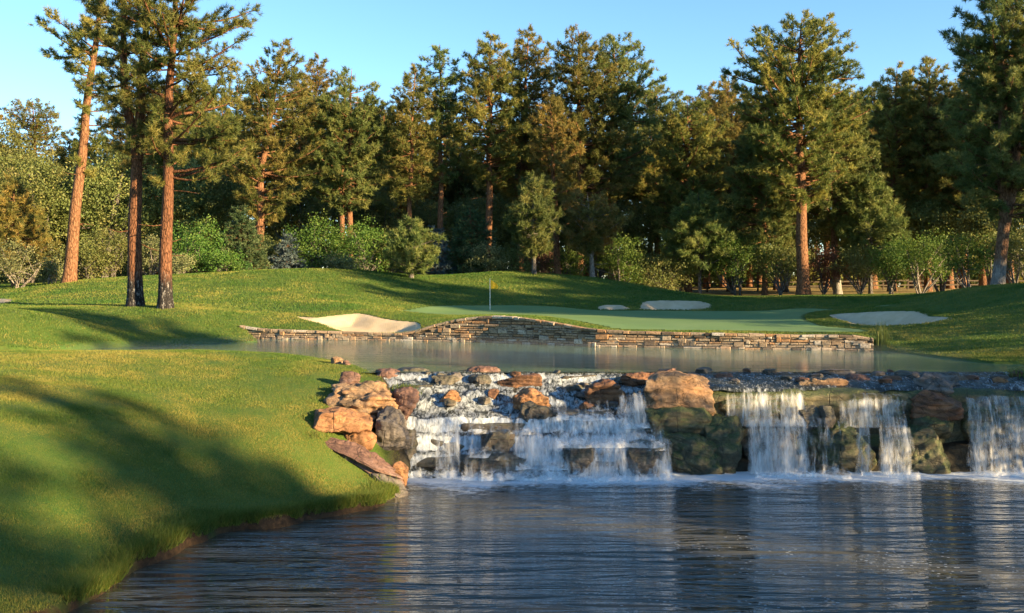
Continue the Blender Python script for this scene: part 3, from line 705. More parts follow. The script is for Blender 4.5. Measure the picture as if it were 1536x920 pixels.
BACK += [('p9', 255, 112, .95), ('p12', 305, 108, .95), ('p13', 355, 104, .9), ('p10', 470, 112, 1.), ('p19', 545, 116, .95), ('p16', 575, 112, 1.05), ('p4', 630, 118, .95), ('p12', 668, 118, .9), ('p16', 755, 116, 1.0),
         ('p13', 985, 112, .95), ('p19', 1060, 112, .95), ('p10', 1085, 106, .9), ('p12', 1140, 114, .95), ('p9', 1270, 112, .95), ('p16', 1310, 102, 1.), ('p13', 1380, 108, .95), ('p19', 1440, 106, .95), ('p9', 195, 108, .9), ('p4', 120, 106, .8)]
for k, px, Y, sc in BACK:
    x = (px - CX) / FPX * Y
    plant_tree('pine_tree', 'pine deeper in the wood, half hidden behind the front row of trees', 'pine tree', (x, Y, gz(x, Y) - .1), PINES[k], 'pines deeper in the wood', rng.uniform(0, 6.28), sc * 1.1 * rng.uniform(.94, 1.06))
# unseen pines, added right of the view to throw long shadows on the turf
SHADOW_PINES = [('p16', 33, -8.5, .85), ('p9', 60, -13.6, .93), ('p8', 62, -20, .97), ('p13', 52, 9, 1.), ('p12', 52, 40, .95),
        ('p9', 60, 31, 1.), ('p13', 62, 47, 1.), ('p16', 54, 48, .8), ('p17', 64, 41, .9)]
for k, x, y, sc in SHADOW_PINES:
    y -= 4.6
    plant_tree('pine_tree', 'unseen tall pine added on the right to cast its shadow', 'pine tree', (x, y, gz(x, y) - .1), PINES[k], 'unseen shadow-casting pines', rng.uniform(0, 6.28), sc)

# ------------------------------------------------------------------ leafy shrubs and broadleaf trees
def shrub_mesh(seed, w, h, nclump, leaf=.12, per=46, mat=None, bark=None, stems=5, low=.12, rag=.5):
    rng = np.random.default_rng(seed); tb, cb = MB(), MB()
    d = unit(rng.normal(size=(nclump, 3))); rr = rng.uniform(.35, 1, (nclump, 1)) ** .5
    lump = 1 + rag * fbm(d * 1.7 + seed, seed, 3)[:, None] * 2
    c = d * rr * lump * np.array([w / 2, w / 2 * .85, h * (1 - low) / 2]) + np.array([0, 0, h * (1 + low) / 2])
    c = c[c[:, 2] > h * .06]
    T = len(c); P = c[:, None] + rng.normal(size=(T, per, 3)) * np.array([.26, .26, .18]) * (w / 3) ** .3
    nrm = unit(rng.normal(size=(T, per, 3)) + np.array([0, 0, .5])); a = unit(np.cross(nrm, rng.normal(size=(T, per, 3)))); b = np.cross(nrm, a)
    s = leaf * rng.uniform(.6, 1.25, (T, per, 1))
    V = np.stack([P - a * s * .55, P - b * s * .32, P + a * s * .6, P + b * s * .32], 2).reshape(-1, 3)
    v = np.repeat(np.clip(rng.normal(size=T) * .22 + .5, 0, 1), per * 4) + np.repeat(rng.normal(size=T * per) * .12, 4)
    cb.add(V, np.arange(T * per * 4).reshape(-1, 4), vary=np.clip(v, 0, 1))
    sg = [[], [], [], []]
    for k in range(stems):
        A = np.array([rng.normal() * .12, rng.normal() * .12, -.1]); tgt = c[rng.integers(T)] * .9
        for _ in range(2):
            tgt2 = c[rng.integers(T)]
            mid = A * .45 + tgt * .55 + rng.normal(size=3) * .12 * np.array([1, 1, .3]); mid[2] = max(mid[2], .3)
            r = .018 + .012 * h
            for p, q, r0, r1 in ((A, mid, r, r * .65), (mid, tgt, r * .65, r * .3), (mid, tgt2, r * .5, r * .2)):
                sg[0].append(p); sg[1].append(q); sg[2].append(r0); sg[3].append(r1)
    sticks(tb, np.array(sg[0]), np.array(sg[1]), np.array(sg[2]), np.array(sg[3]), 6)
    return tb.mesh('stems', bark or BARK_GREY), cb.mesh('foliage', mat or LEAF, smooth=False)

def shrub_px(label, px, Y, top, wpx, seed, name='shrub', cat='shrub', sink=.05, group=None, dens=1., **kw):
    s = Y / FPX; x = (px - CX) * s; zb = gz(x, Y); pb = HY + (CAMZ - zb) / s
    h = (pb - top) * s; w = wpx * s
    me = shrub_mesh(seed, w, h, int(dens * (26 + 8.5 * w * h ** .8)), **kw)
    return plant_tree(name, label, cat, (x, Y, zb - sink), me, group, parts=('stems', 'foliage'))

SHRUBS = [  # label, px, distance, top row, width, material
    ('pale yellow-green shrub at the left edge below the young sunlit pine', 28, 66, 362, 76, LEAF_SAGE),
    ('small pale shrub between the leaning trunk and the left edge shrub', 76, 66.5, 388, 30, LEAF_SAGE),
    ('dark shrub behind the foot of the leaning pine', 136, 70, 352, 72, LEAF_DARK),
    ('grey-green shrub between the leaning pine and the forked pine', 168, 71, 340, 60, LEAF_DARK),
    ('pale leafy shrub showing between the forked and straight pine trunks', 226, 71, 352, 40, LEAF_SAGE),
    ('bright green shrub just right of the straight pine', 292, 72, 336, 74, LEAF),
    ('twiggy pale shrub at the turf edge behind the straight pine', 268, 70, 382, 36, LEAF_SAGE),
    ('low green shrub in front of the cone-shaped young conifer', 334, 71, 375, 56, LEAF),
    ('dull green shrub behind the left crest, between two small conifers', 402, 78, 350, 60, LEAF_DARK),
    ('large bright leafy shrub on the left crest', 484, 77, 336, 84, LEAF),
    ('low yellow shrub in front of the large bright shrub', 516, 75.5, 384, 56, LEAF_SAGE),
    ('leafy shrub under the two-trunk dark pine', 548, 78, 332, 64, LEAF),
    ('dark conifer-green shrub in the dip between the mounds', 584, 79, 350, 42, LEAF_DARK),
    ('yellow sunlit shrub at the foot of the flag pine', 728, 78, 366, 62, LEAF_SAGE),
    ('dark shrub left of the young whitish-stemmed pine', 764, 80, 368, 50, LEAF_DARK),
    ('reddish shrub behind the young whitish-stemmed pine', 818, 82, 372, 44, LEAF_RED),
    ('green shrub between the thin orange stem and the crooked tree', 856, 81, 372, 50, LEAF),
    ('bright leafy shrub right of the crooked little tree', 930, 81, 352, 60, LEAF),
    ('dark shrub at the shoulder of the right mound', 985, 82, 372, 70, LEAF_DARK),
    ('round green shrub on several stems left of the slender dark pine', 1108, 81, 352, 84, LEAF),
    ('dark vase-shaped shrub between slender pine and thick trunk', 1172, 80, 362, 68, LEAF_DARK),
    ('reddish-dark shrub right of the thick orange trunk', 1236, 81, 374, 50, LEAF_RED),
    ('dark shrub at the foot of the shaded young pine', 1290, 80, 372, 64, LEAF_DARK),
    ('broad bright green shrub on pale spreading stems', 1380, 74, 356, 96, LEAF),
    ('bright green shrub left of the broad one, on dark stems', 1338, 76, 362, 60, LEAF),
    ('leafy shrub just left of the pale grey trunk', 1456, 66, 352, 70, LEAF),
    ('dark shrub behind the pale grey trunk at the right edge', 1526, 66, 346, 70, LEAF_DARK),
]
for i, (lab, px, Y, top, w, m) in enumerate(SHRUBS):
    shrub_px(lab, px, Y, top, w * 1.12, 200 + i, mat=m, leaf=.13 if m is not LEAF_SAGE else .11, low=.34 if px > 1080 else .1, bark=BARK_DEAD if 'pale' in lab else BARK_GREY)
OAKS = [(40, 84, 228, 130), (150, 86, 232, 120), (262, 88, 238, 120), (345, 90, 262, 110), (455, 92, 262, 110), (20, 96, 205, 120), (560, 94, 282, 90), (700, 96, 290, 110), (790, 96, 300, 100), (900, 94, 300, 120), (1000, 94, 300, 110),
        (1100, 92, 300, 120), (1180, 94, 310, 110), (1290, 92, 300, 110), (1410, 88, 300, 120), (1490, 82, 300, 100), (1545, 74, 290, 90), (-20, 76, 260, 80), (640, 100, 300, 90)]
for i, (px, Y, top, w) in enumerate(OAKS):
    shrub_px('leafy understorey tree standing in the shade between the pine trunks', px, Y, top, w, 300 + i, name='broadleaf_tree', cat='tree', group='understorey trees', mat=LEAF_DARK, leaf=.2, per=40, stems=4, low=.25 if px < 1050 else .45)

# unseen low thicket, put out of view on the right to shade falls and green
SHADE_SHRUBS = [(23.8, 12.2, 7.6, 4.8), (22.6, 13.5, 7.2, 3.4), (24, 15.4, 7.6, 5.0), (25.5, 13.5, 7.6, 5), (24.4, 18.4, 5.6, 4.6), (25.5, 21, 4.8, 4.8), (27, 23, 4.6, 4.6), (30, 24.5, 5.0, 5), (28.5, 27.5, 4.8, 4.6),
         (29.5, 32, 4.4, 5), (31, 35.5, 5.0, 6), (31, 40, 5.4, 5), (31.5, 44.5, 5.6, 6), (33, 49, 7., 5.5), (36, 53.5, 7.4, 6), (37, 58, 7, 5), (42, 62, 7.5, 6)]
tm = [shrub_mesh(400 + i, 5.2, 4.8, 84, leaf=.16, per=46, mat=[LEAF_DARK, LEAF][i % 2]) for i in range(3)]
for i, (x, y, h, w) in enumerate(SHADE_SHRUBS):
    y -= 2.6 if i < 7 else 3.4
    e = plant_tree('shrub', 'unseen leafy shrub added on the right to shade falls and green', 'shrub', (x, y, gz(x, y) - .1), tm[i % 3], 'unseen shading shrubs', i * 1.7, parts=('stems', 'foliage'))
    e.scale = (w / 5.2, w / 5.2, h / 4.8)

# far wood closing the view, and the wooded hill
rng = np.random.default_rng(5)
n = 9000
fx = rng.uniform(-150, 150, n); fy = rng.uniform(128, 175, n); fh = rng.uniform(0, 1, n) ** 1.35 * (18 + 4 * fbm(np.stack([fx * .06, fy * .06, 0 * fx], -1), 2, 3))
ux = rng.uniform(-120, 130, 3200); uy = rng.uniform(112, 128, 3200)
hx = rng.normal(-255, 75, 3600); hy = rng.normal(400, 60, 3600)
fm = MB()
ctr = np.stack([fx, fy, 2.2 + fh], -1)
tufts(fm, ctr, np.tile([0, 0, .6], (n, 1)), 26, 1.5, .32, rng, 1.)
tufts(fm, np.stack([ux, uy, 2.2 + rng.uniform(0, 1, 3200) ** 1.3 * 4.5], -1), np.tile([0, 0, .5], (3200, 1)), 24, 1.0, .24, rng, 1.)
hz = land(hx, hy)
for k, (zz, L_) in enumerate(((1.5, 3.2), (4, 3.0), (7, 2.2), (9.5, 1.5))):
    tufts(fm, np.stack([hx, hy, hz + zz], -1), np.tile([0, 0, .5], (3600, 1)), 12, L_ * .7, .5, rng, 1.)
tag(link('far_forest', fm.mesh('far_forest', PINE, smooth=False)), 'dark wood far behind the pines and up the distant hill', 'forest', kind='stuff')
# ------------------------------------------------------------------ rocks
def m_rock(name, cols, wet=0., moss=0., strata=6., orange=0., rough=.85, lich=.5):
    t = NT(name); v = t.coord('Object'); vs = t.coord('Object', (.35, .35, 2.2))
    n = t.noise(v, 1.8, 9, .68, .15); s = t.noise(vs, strata * .5, 8, .72, .2); f = t.noise(v, 16., 7, .8)
    m = t.math('ADD', t.math('MULTIPLY', n, .55), t.math('MULTIPLY', s, .5))
    c = t.ramp(m, [(.38, cols[0]), (.5, cols[1]), (.58, cols[2]), (.7, cols[3])])
    if orange: c = t.mix(t.ramp(t.noise(v, 1.1, 5, .6), [(.42, 0.), (.62, orange)]), c, (.42,.20,.075))
    li = t.math('MULTIPLY', t.ramp(t.noise(v, 5.5, 7, .75), [(.54, 0.), (.63, 1.)]), lich)
    c = t.mix(li, c, tuple(x * .32 for x in cols[0]))
    c = t.mix(t.ramp(f, [(.3, .7), (.5, 0.)]), c, tuple(x * .35 for x in cols[0]))
    c = t.mix(t.ramp(t.noise(v, 9., 4, .6), [(.62, 0.), (.74, .5)]), c, tuple(min(.75, x * 1.45) for x in cols[3]))
    if moss:
        nz = t.n('SeparateXYZ', {0: t.n('NewGeometry').outputs['Normal']}).outputs[2]
        k = t.math('ADD', t.math('MULTIPLY', nz, .35), t.noise(v, 2.8, 6, .7))
        mc = t.ramp(t.noise(v, 22., 4, .7), [(.3, (.010,.020,.005)), (.52, (.035,.058,.012)), (.72, (.13,.13,.035))])
        c = t.mix(t.math('MULTIPLY', t.ramp(k, [(.48, 0.), (.66, 1.)]), moss), c, mc)
    crack = t.n('TexVoronoi', {'Vector': t.n('Mapping', {'Vector': v, 'Scale': (.8, .8, 1.6)}).outputs[0], 'Scale': 2.2}, feature='DISTANCE_TO_EDGE').outputs[0]
    cr = t.math('MAXIMUM', t.ramp(crack, [(0., 0.), (.03, 1.)]), t.ramp(n, [(.45, 0.), (.6, 1.)]))
    h = t.math('ADD', t.math('MULTIPLY', s, .8), t.math('ADD', t.math('MULTIPLY', f, .5), t.math('MULTIPLY', cr, .25)))
    c = t.mix(t.math('MULTIPLY', t.math('SUBTRACT', 1., cr), .6), c, tuple(x * .2 for x in cols[0]))
    return t.done(t.pbr(c, rough - .55 * wet, t.bump(h, .9, .08), .3 + .3 * wet))
R_TAN = m_rock('tan_sandstone', [(.07,.05,.034), (.17,.12,.075), (.27,.19,.12), (.38,.29,.2)], orange=.45, lich=.7)
R_ORANGE = m_rock('orange_sandstone', [(.12,.055,.028), (.25,.13,.065), (.33,.185,.095), (.40,.26,.15)], orange=.4, lich=.45)
R_RED = m_rock('red_brown_rock', [(.07,.042,.035), (.15,.085,.065), (.21,.125,.095), (.29,.21,.18)])
R_GREY = m_rock('grey_brown_rock', [(.055,.048,.042), (.12,.105,.09), (.19,.165,.14), (.28,.25,.22)], wet=.2)
R_DARK = m_rock('dark_wet_rock', [(.022,.019,.016), (.075,.063,.05), (.135,.112,.086), (.23,.20,.16)], wet=.7, moss=.25)
R_MOSS = m_rock('mossy_wet_rock', [(.022,.02,.012), (.075,.068,.036), (.135,.118,.058), (.23,.19,.095)], wet=.55, moss=.9)
R_RUST = m_rock('rust_brown_rock', [(.05,.025,.014), (.13,.06,.028), (.21,.10,.045), (.28,.15,.075)], wet=.4)

def cube_sphere(n):
    u = np.linspace(-1, 1, n); a, b = np.meshgrid(u, u); a, b = a.ravel(), b.ravel(); o = np.ones_like(a)
    fs, vs = [], []
    for k, P in enumerate([(a, b, o), (b, a, -o), (o, a, b), (-o, b, a), (b, o, a), (a, -o, b)]):
        vs.append(np.stack(P, -1)); fs.append(grid_faces(n, n) + k * n * n)
    V = np.concatenate(vs); F = np.concatenate(fs)
    key = np.round(V * 10000).astype(int); _, idx, inv = np.unique(key, axis=0, return_index=True, return_inverse=True)
    return V[idx], inv.ravel()[F]
_CS = {n: cube_sphere(n) for n in (14, 26, 40)}

def rock(label, c, size, mat, seed, k=7., cuts=14, rough=.09, strata=.07, nst=5., rz=0., tilt=0., roll=0., n=26, name='boulder', cat='boulder', group=None, flat=.0):
    rng = np.random.default_rng(seed); V, F = _CS[n]; V = V.copy()
    V = V / (np.abs(V) ** k).sum(1, keepdims=True) ** (1 / k)
    for _ in range(cuts):
        d = unit(rng.normal(size=3) * np.array([1, 1, .7])); off = rng.uniform(.52, .95) * np.abs(d).sum() ** .42
        e = V @ d - off; V = V - np.maximum(e, 0)[:, None] * d * .92
    S = np.asarray(size, float) / 2; P = V * S
    sc = 1.2 / max(.25, S.mean())
    N = unit(V)
    disp = rough * fbm(P * sc * .9 + seed, seed, 4) + rough * .45 * fbm(P * sc * 3.1 + seed, seed + 9, 4)
    rid = 1 - np.abs(fbm(P * sc * 1.6 + 3 * seed, seed + 4, 3)) * 2; disp -= rough * .5 * np.clip(rid - .55, 0, 1)
    P = P + N * (disp * S.mean() * 2)[:, None]
    zz = P[:, 2] / S[2] * nst * .5 + .8 * fbm(P * sc * .5, seed + 2, 2)
    st = (np.abs((zz % 1) - .5) * 2); st = np.clip(st * 2.2 - .5, 0, 1) * (.5 + .5 * _hash(np.floor(zz).astype(np.int64), np.floor(zz).astype(np.int64) * 0, np.floor(zz).astype(np.int64) * 0, seed))
    hor = N * np.array([1, 1, 0]); P = P - hor * (strata * (1 - st) * S[:2].mean())[:, None]
    if flat: P[:, 2] = np.where(P[:, 2] > S[2] * (1 - flat), S[2] * (1 - flat) + (P[:, 2] - S[2] * (1 - flat)) * .3, P[:, 2])
    o = link(name, MB().add(P, F).mesh(name, mat), None, tuple(c)); o.rotation_euler = (roll, tilt, rz)
    return tag(o, label, cat, group)

def rock_px(label, x0, y0, x1, y1, Y, th, mat, seed, deep=.18, **kw):
    if mat in (R_DARK, R_MOSS): kw.setdefault('strata', .025)
    if any(w in label for w in ('fall', 'cascade', 'sheet', 'dome', 'awash', 'trickle')) and mat in (R_DARK, R_MOSS): Y += .22
    if any(w in label for w in ('ledge under', 'step under', 'block behind')): y0 += 5
    s = Y / FPX; y0 = y0 + (y0 - HY) * th / Y * .65; w = (x1 - x0) * s * 1.06; h = (y1 - y0) * s + deep
    c = at((x0 + x1) / 2, y0, Y) + np.array([0, th / 2, -h / 2])
    return rock(label, c, (w, th, h), mat, seed, **kw)

# the ledge under the right-hand falls
rock('long dark wet rock ledge behind the right-hand waterfalls', (10.4, 26.72, -1.43), (12.6, 1.7, 2.4), R_MOSS, 900, k=8, cuts=0, rough=.03, strata=.02, n=40, name='rock_ledge', cat='ledge')
rock('dark stepped rock shelf under the left-hand cascade', (.4, 26.1, -2.5), (6.6, 2.6, 1.3), R_DARK, 901, k=8, cuts=0, rough=.03, n=40, name='rock_ledge', cat='ledge')

RK = [  # label, x0, y0, x1, y1, distance, depth, material, options
    ('layered tan sandstone outcrop on the grass bank, topmost of the left cliff', 486, 576, 598, 642, 25.0, 2.4, R_TAN, dict(n=40, nst=6, strata=.12, k=7, rough=.16, tilt=.10, cuts=10)),
    ('square orange sunlit sandstone block under the layered outcrop', 456, 613, 550, 645, 23.6, 1.6, R_ORANGE, dict(deep=.12, n=40, k=10, cuts=7, rough=.09, tilt=.05, strata=.02, nst=3)),
    ('lower orange sandstone block above the reddish slab', 494, 636, 562, 676, 23.75, 1.0, R_ORANGE, dict(k=8, rough=.11, n=26, strata=.02)),
    ('speckled reddish-grey boulder leaning between the layered outcrop and the grass tuft', 583, 578, 622, 624, 25.6, 1.0, R_RED, dict(k=3, rz=.4, tilt=.25)),
    ('large dark grey boulder between the orange blocks and the first thin fall', 546, 614, 612, 700, 24.4, 1.4, R_GREY, dict(n=40, k=3.5, rough=.12, tilt=.2)),
    ('dark craggy rock wedged left of the first thin fall', 588, 640, 622, 716, 24.75, .9, R_DARK, dict(k=4, rough=.14)),
    ('orange sunlit rock at the waterline where the bank meets the falls', 586, 690, 614, 724, 23.2, .5, R_ORANGE, dict(k=4, rough=.12, n=14)),
    ('small reddish rock at the top edge of the grass bank', 506, 556, 538, 574, 26.6, .5, R_RED, dict(k=3, n=14)),
    ('small pale stone on the crest of the grass bank', 494, 535, 514, 545, 29.6, .35, R_TAN, dict(k=3, n=14)),
    ('smaller brown stone beside the pale one on the crest', 511, 540, 526, 548, 29.4, .3, R_RED, dict(k=3, n=14)),
    ('dark reddish boulder where the grass bank meets the top of the stream', 556, 553, 599, 578, 28.0, .9, R_RED, dict(k=3.5)),
    ('low flat dark slab at the upper pond outlet', 590, 549, 643, 559, 28.7, .7, R_DARK, dict(k=5, flat=.3)),
    ('flat wet slab in the stream below the dark reddish boulder', 603, 574, 648, 590, 27.3, .6, R_DARK, dict(k=4, flat=.3)),
    ('dark block in the upper stream left of the reddish mound', 645, 562, 690, 579, 27.6, .7, R_DARK, dict(k=5)),
    ('sunlit tan rock standing alone in the stream', 655, 585, 693, 607, 26.6, .55, R_ORANGE, dict(k=4)),
    ('red-topped mound at the lip of the upper pond', 698, 549, 752, 566, 28.3, .9, R_RED, dict(k=2.6)),
    ('dark wet rock under the red-topped mound', 702, 562, 745, 582, 27.6, .7, R_DARK, dict(k=4)),
    ('square brown slab beside the red-topped mound', 746, 561, 813, 583, 27.5, .8, R_RUST, dict(k=7, cuts=4)),
    ('round brown stone awash right of the sunlit tan rock', 730, 583, 750, 593, 26.9, .4, R_RUST, dict(k=2.5, n=14)),
    ('orange lumpy rock with a dark tail beside the short wide fall', 762, 585, 829, 614, 26.2, .7, R_ORANGE, dict(k=3, rough=.14)),
    ('dark sloping rock under the orange lumpy rock', 776, 604, 830, 648, 25.75, .6, R_DARK, dict(k=3.5, tilt=.3, rough=.12)),
    ('low dark rock in the middle of the pond outlet', 840, 558, 898, 573, 28.0, .7, R_DARK, dict(k=4, flat=.3)),
    ('dark boulder with an orange crest left of the big boulder', 874, 572, 942, 608, 26.4, .9, R_RUST, dict(k=3, rough=.12)),
    ('red-brown slab behind the left shoulder of the big boulder', 935, 557, 988, 579, 27.3, .8, R_RUST, dict(k=5, tilt=-.15)),
    ('small pointed dark stone behind the big boulder', 986, 552, 1018, 566, 27.6, .5, R_RED, dict(k=3, tilt=-.3, n=14)),
    ('biggest boulder of the falls, grey-tan with an orange sunlit right side', 955, 561, 1087, 626, 25.5, 1.7, R_TAN, dict(n=40, k=4, rough=.08, cuts=6, strata=.05, tilt=.06)),
    ('dark mossy block under the biggest boulder', 962, 606, 1078, 662, 25.35, 1.2, R_MOSS, dict(n=40, k=6, rough=.09)),
    ('squared mossy boulder at the right foot of the biggest boulder', 1060, 622, 1122, 716, 24.95, 1.2, R_MOSS, dict(n=40, k=5, rough=.1)),
    ('sloping moss-covered rock apron below the biggest boulder', 978, 652, 1092, 718, 24.8, 1.1, R_MOSS, dict(n=40, k=3, tilt=.3, rough=.12)),
    ('flat brown stone behind the right side of the biggest boulder', 1068, 560, 1107, 571, 27.3, .5, R_RUST, dict(k=4, n=14)),
    ('layered flat dark slab pile reaching into the upper pond', 1212, 551, 1314, 574, 27.8, 1.0, R_GREY, dict(k=6, nst=4, strata=.14, flat=.2)),
    ('tan ridged boulder on the lip between two right-hand falls', 1200, 564, 1281, 600, 26.1, 1.0, R_TAN, dict(k=3.5, rz=.3, rough=.12, strata=.1)),
    ('reddish slab tucked behind the tan ridged boulder', 1262, 562, 1312, 578, 27.0, .6, R_RED, dict(k=5)),
    ('small dark brown stone on the lip left of the grey capped rock', 1327, 562, 1358, 580, 26.9, .5, R_RUST, dict(k=2.6, n=14)),
    ('grey capped rock on the lip, sloping to the right', 1372, 560, 1462, 598, 25.9, 1.1, R_GREY, dict(k=3, tilt=.12, rough=.11)),
    ('rust-orange block under the grey capped rock', 1377, 586, 1450, 624, 25.45, .9, R_RUST, dict(k=6, rough=.08)),
    ('brown mossy block below the rust-orange block', 1376, 618, 1444, 652, 25.3, .8, R_MOSS, dict(k=5)),
    ('round tan stone on the lip near the right edge', 1432, 562, 1473, 579, 26.8, .6, R_TAN, dict(k=2.4, n=26)),
    ('smaller orange-tan stone on the lip, rightmost of the round ones', 1488, 566, 1519, 582, 26.6, .5, R_ORANGE, dict(k=2.4, n=14)),
    ('low wet stone in the lip beside the small dark brown stone', 1300, 572, 1330, 582, 26.6, .4, R_DARK, dict(k=3, n=14)),
    ('mossy ledge under the fall right of the biggest boulder', 1082, 590, 1212, 634, 25.62, .9, R_MOSS, dict(n=40, k=6, rough=.06, cuts=3)),
    ('dark block behind the heavy fall right of the squared mossy boulder', 1112, 634, 1215, 716, 25.3, .9, R_DARK, dict(n=40, k=5)),
    ('wet round rock with water sheeting over it, between two falls', 1194, 606, 1236, 636, 25.25, .6, R_DARK, dict(k=2.6)),
    ('small dark rock right of the wet round rock', 1231, 609, 1256, 634, 25.3, .5, R_DARK, dict(k=4, n=14)),
    ('mossy ledge under the middle right-hand fall', 1250, 600, 1368, 636, 25.62, .9, R_MOSS, dict(n=40, k=6, rough=.06, cuts=3)),
    ('big mossy dome standing in front of the middle right-hand fall', 1216, 634, 1322, 716, 24.95, 1.1, R_MOSS, dict(n=40, k=3.2, rough=.08)),
    ('mossy round-shouldered boulder below the brown mossy block', 1352, 637, 1433, 718, 24.9, 1.1, R_MOSS, dict(n=40, k=4, rough=.09)),
    ('dark mossy block behind the heavy fall at the right edge', 1448, 600, 1570, 716, 25.45, 1.0, R_MOSS, dict(n=40, k=6, rough=.07)),
    ('dark block behind the pair of thin falls on the left', 610, 632, 694, 716, 25.15, 1.3, R_DARK, dict(n=40, k=5, rough=.08)),
    ('flat ledge under the short wide fall', 692, 627, 816, 654, 25.62, .6, R_DARK, dict(k=8, rough=.04, cuts=2)),
    ('dark rock awash below the short wide fall', 716, 644, 772, 684, 24.6, .6, R_DARK, dict(k=3.5, rough=.13)),
    ('low streaming rock at the foot of the left cascade', 690, 676, 800, 722, 24.2, .8, R_DARK, dict(k=2.8, n=40)),
    ('streaming dome at the foot of the wide cascade', 938, 660, 990, 716, 24.34, .6, R_DARK, dict(k=3.5, rough=.14)),
    ('flat step under the fall beside the biggest boulder', 826, 610, 930, 636, 25.75, .6, R_DARK, dict(k=8, rough=.04, cuts=2)),
    ('dark rock splitting the wide cascade', 842, 664, 892, 702, 24.32, .6, R_DARK, dict(k=3.5, rough=.14)),
    ('low dark stone at the waterline under the big mossy dome', 1208, 696, 1280, 722, 24.6, .5, R_DARK, dict(k=3, n=14)),
]
for i, (lab, x0, y0, x1, y1, Y, th, m, kw) in enumerate(RK):
    rock_px(lab, x0, y0, x1, y1, Y, th, m, 500 + i, **kw)
rock('long reddish slab sloping down the bank to the lower pond', (-3.35, 23.2, -1.70), (2.5, 1.2, .5), R_RED, 620, k=5, tilt=.44, rz=-.45, rough=.08, n=40, nst=3, strata=.1)
rock('broken grey slab lying against the reddish slab', (-2.85, 22.6, -2.05), (1.3, .7, .3), R_GREY, 621, k=4, tilt=.4, rz=-.6, rough=.1)

rng = np.random.default_rng(41)
# pebbles and cobbles breaking the stream surface
k = 0
for _ in range(400):
    if k >= 46: break
    x, y = rng.uniform(-3.2, 14.5), rng.uniform(26.2, 28.5)
    if x > 4 and y < 26.6: continue
    if poly_sd(np.array([x]), np.array([y]), WET)[0] < .25: continue
    z = float(stream_z(np.array([x]), np.array([y]))[0]); sz = rng.uniform(.16, .42)
    rock('small wet stone breaking the surface of the stream', (x, y, z + .02), (sz * 1.5, sz, sz * .6), [R_DARK, R_GREY, R_DARK, R_RUST][k % 4], 700 + k, k=2.6, n=14, rz=rng.uniform(0, 3), name='stone', cat='stone', group='small stones in the stream')
    k += 1

# ------------------------------------------------------------------ falling water
def m_fall():
    t = NT('falling_water')
    u, v, d, sd = t.attr('fu'), t.attr('fv'), t.attr('dens'), t.attr('seed')
    vec = lambda a, b: t.n('CombineXYZ', {0: t.math('MULTIPLY', u, a), 1: t.math('MULTIPLY', v, b), 2: sd}).outputs[0]
    u = t.math('ADD', u, t.math('MULTIPLY', t.noise(vec(2.5, 2.2), 1., 3, .6), .14)); n1 = t.noise(vec(3.0, .9), 1., 4, .65, .3); n2 = t.noise(vec(10., 1.1), 1., 4, .65, .3); n3 = t.noise(vec(30., 2.6), 1., 3, .6, .2)
    s = t.math('ADD', t.math('ADD', t.math('MULTIPLY', n1, .9), t.math('MULTIPLY', n2, .8)), t.math('MULTIPLY', n3, .3))
    a = t.math('MULTIPLY', t.math('ADD', t.math('SUBTRACT', s, 1.16), d), 2.0, clamp=True)
    a = t.math('MULTIPLY', t.math('POWER', a, 1.2), .92)
    sp = t.attr('splash'); ns = t.noise(t.coord('Object', (1, 1, 1.4)), 5., 6, .72, .7)
    asp = t.math('MULTIPLY', t.math('ADD', t.math('SUBTRACT', ns, 1.0), sp), 2.2, clamp=True)
    a = t.n('Mix', {0: t.math('GREATER_THAN', sp, .001), 2: a, 3: asp}).outputs[0]
    p = t.pbr((.82,.85,.86), .45, t.bump(n2, .5, .05), .4)
    tr = t.n('BsdfTranslucent', {'Color': (.82,.85,.86)}).outputs[0]
    w = t.n('MixShader', {0: .35, 1: p, 2: tr}).outputs[0]
    return t.done(t.n('MixShader', {0: a, 1: t.n('BsdfTransparent').outputs[0], 2: w}).outputs[0])
M_FALL = m_fall()

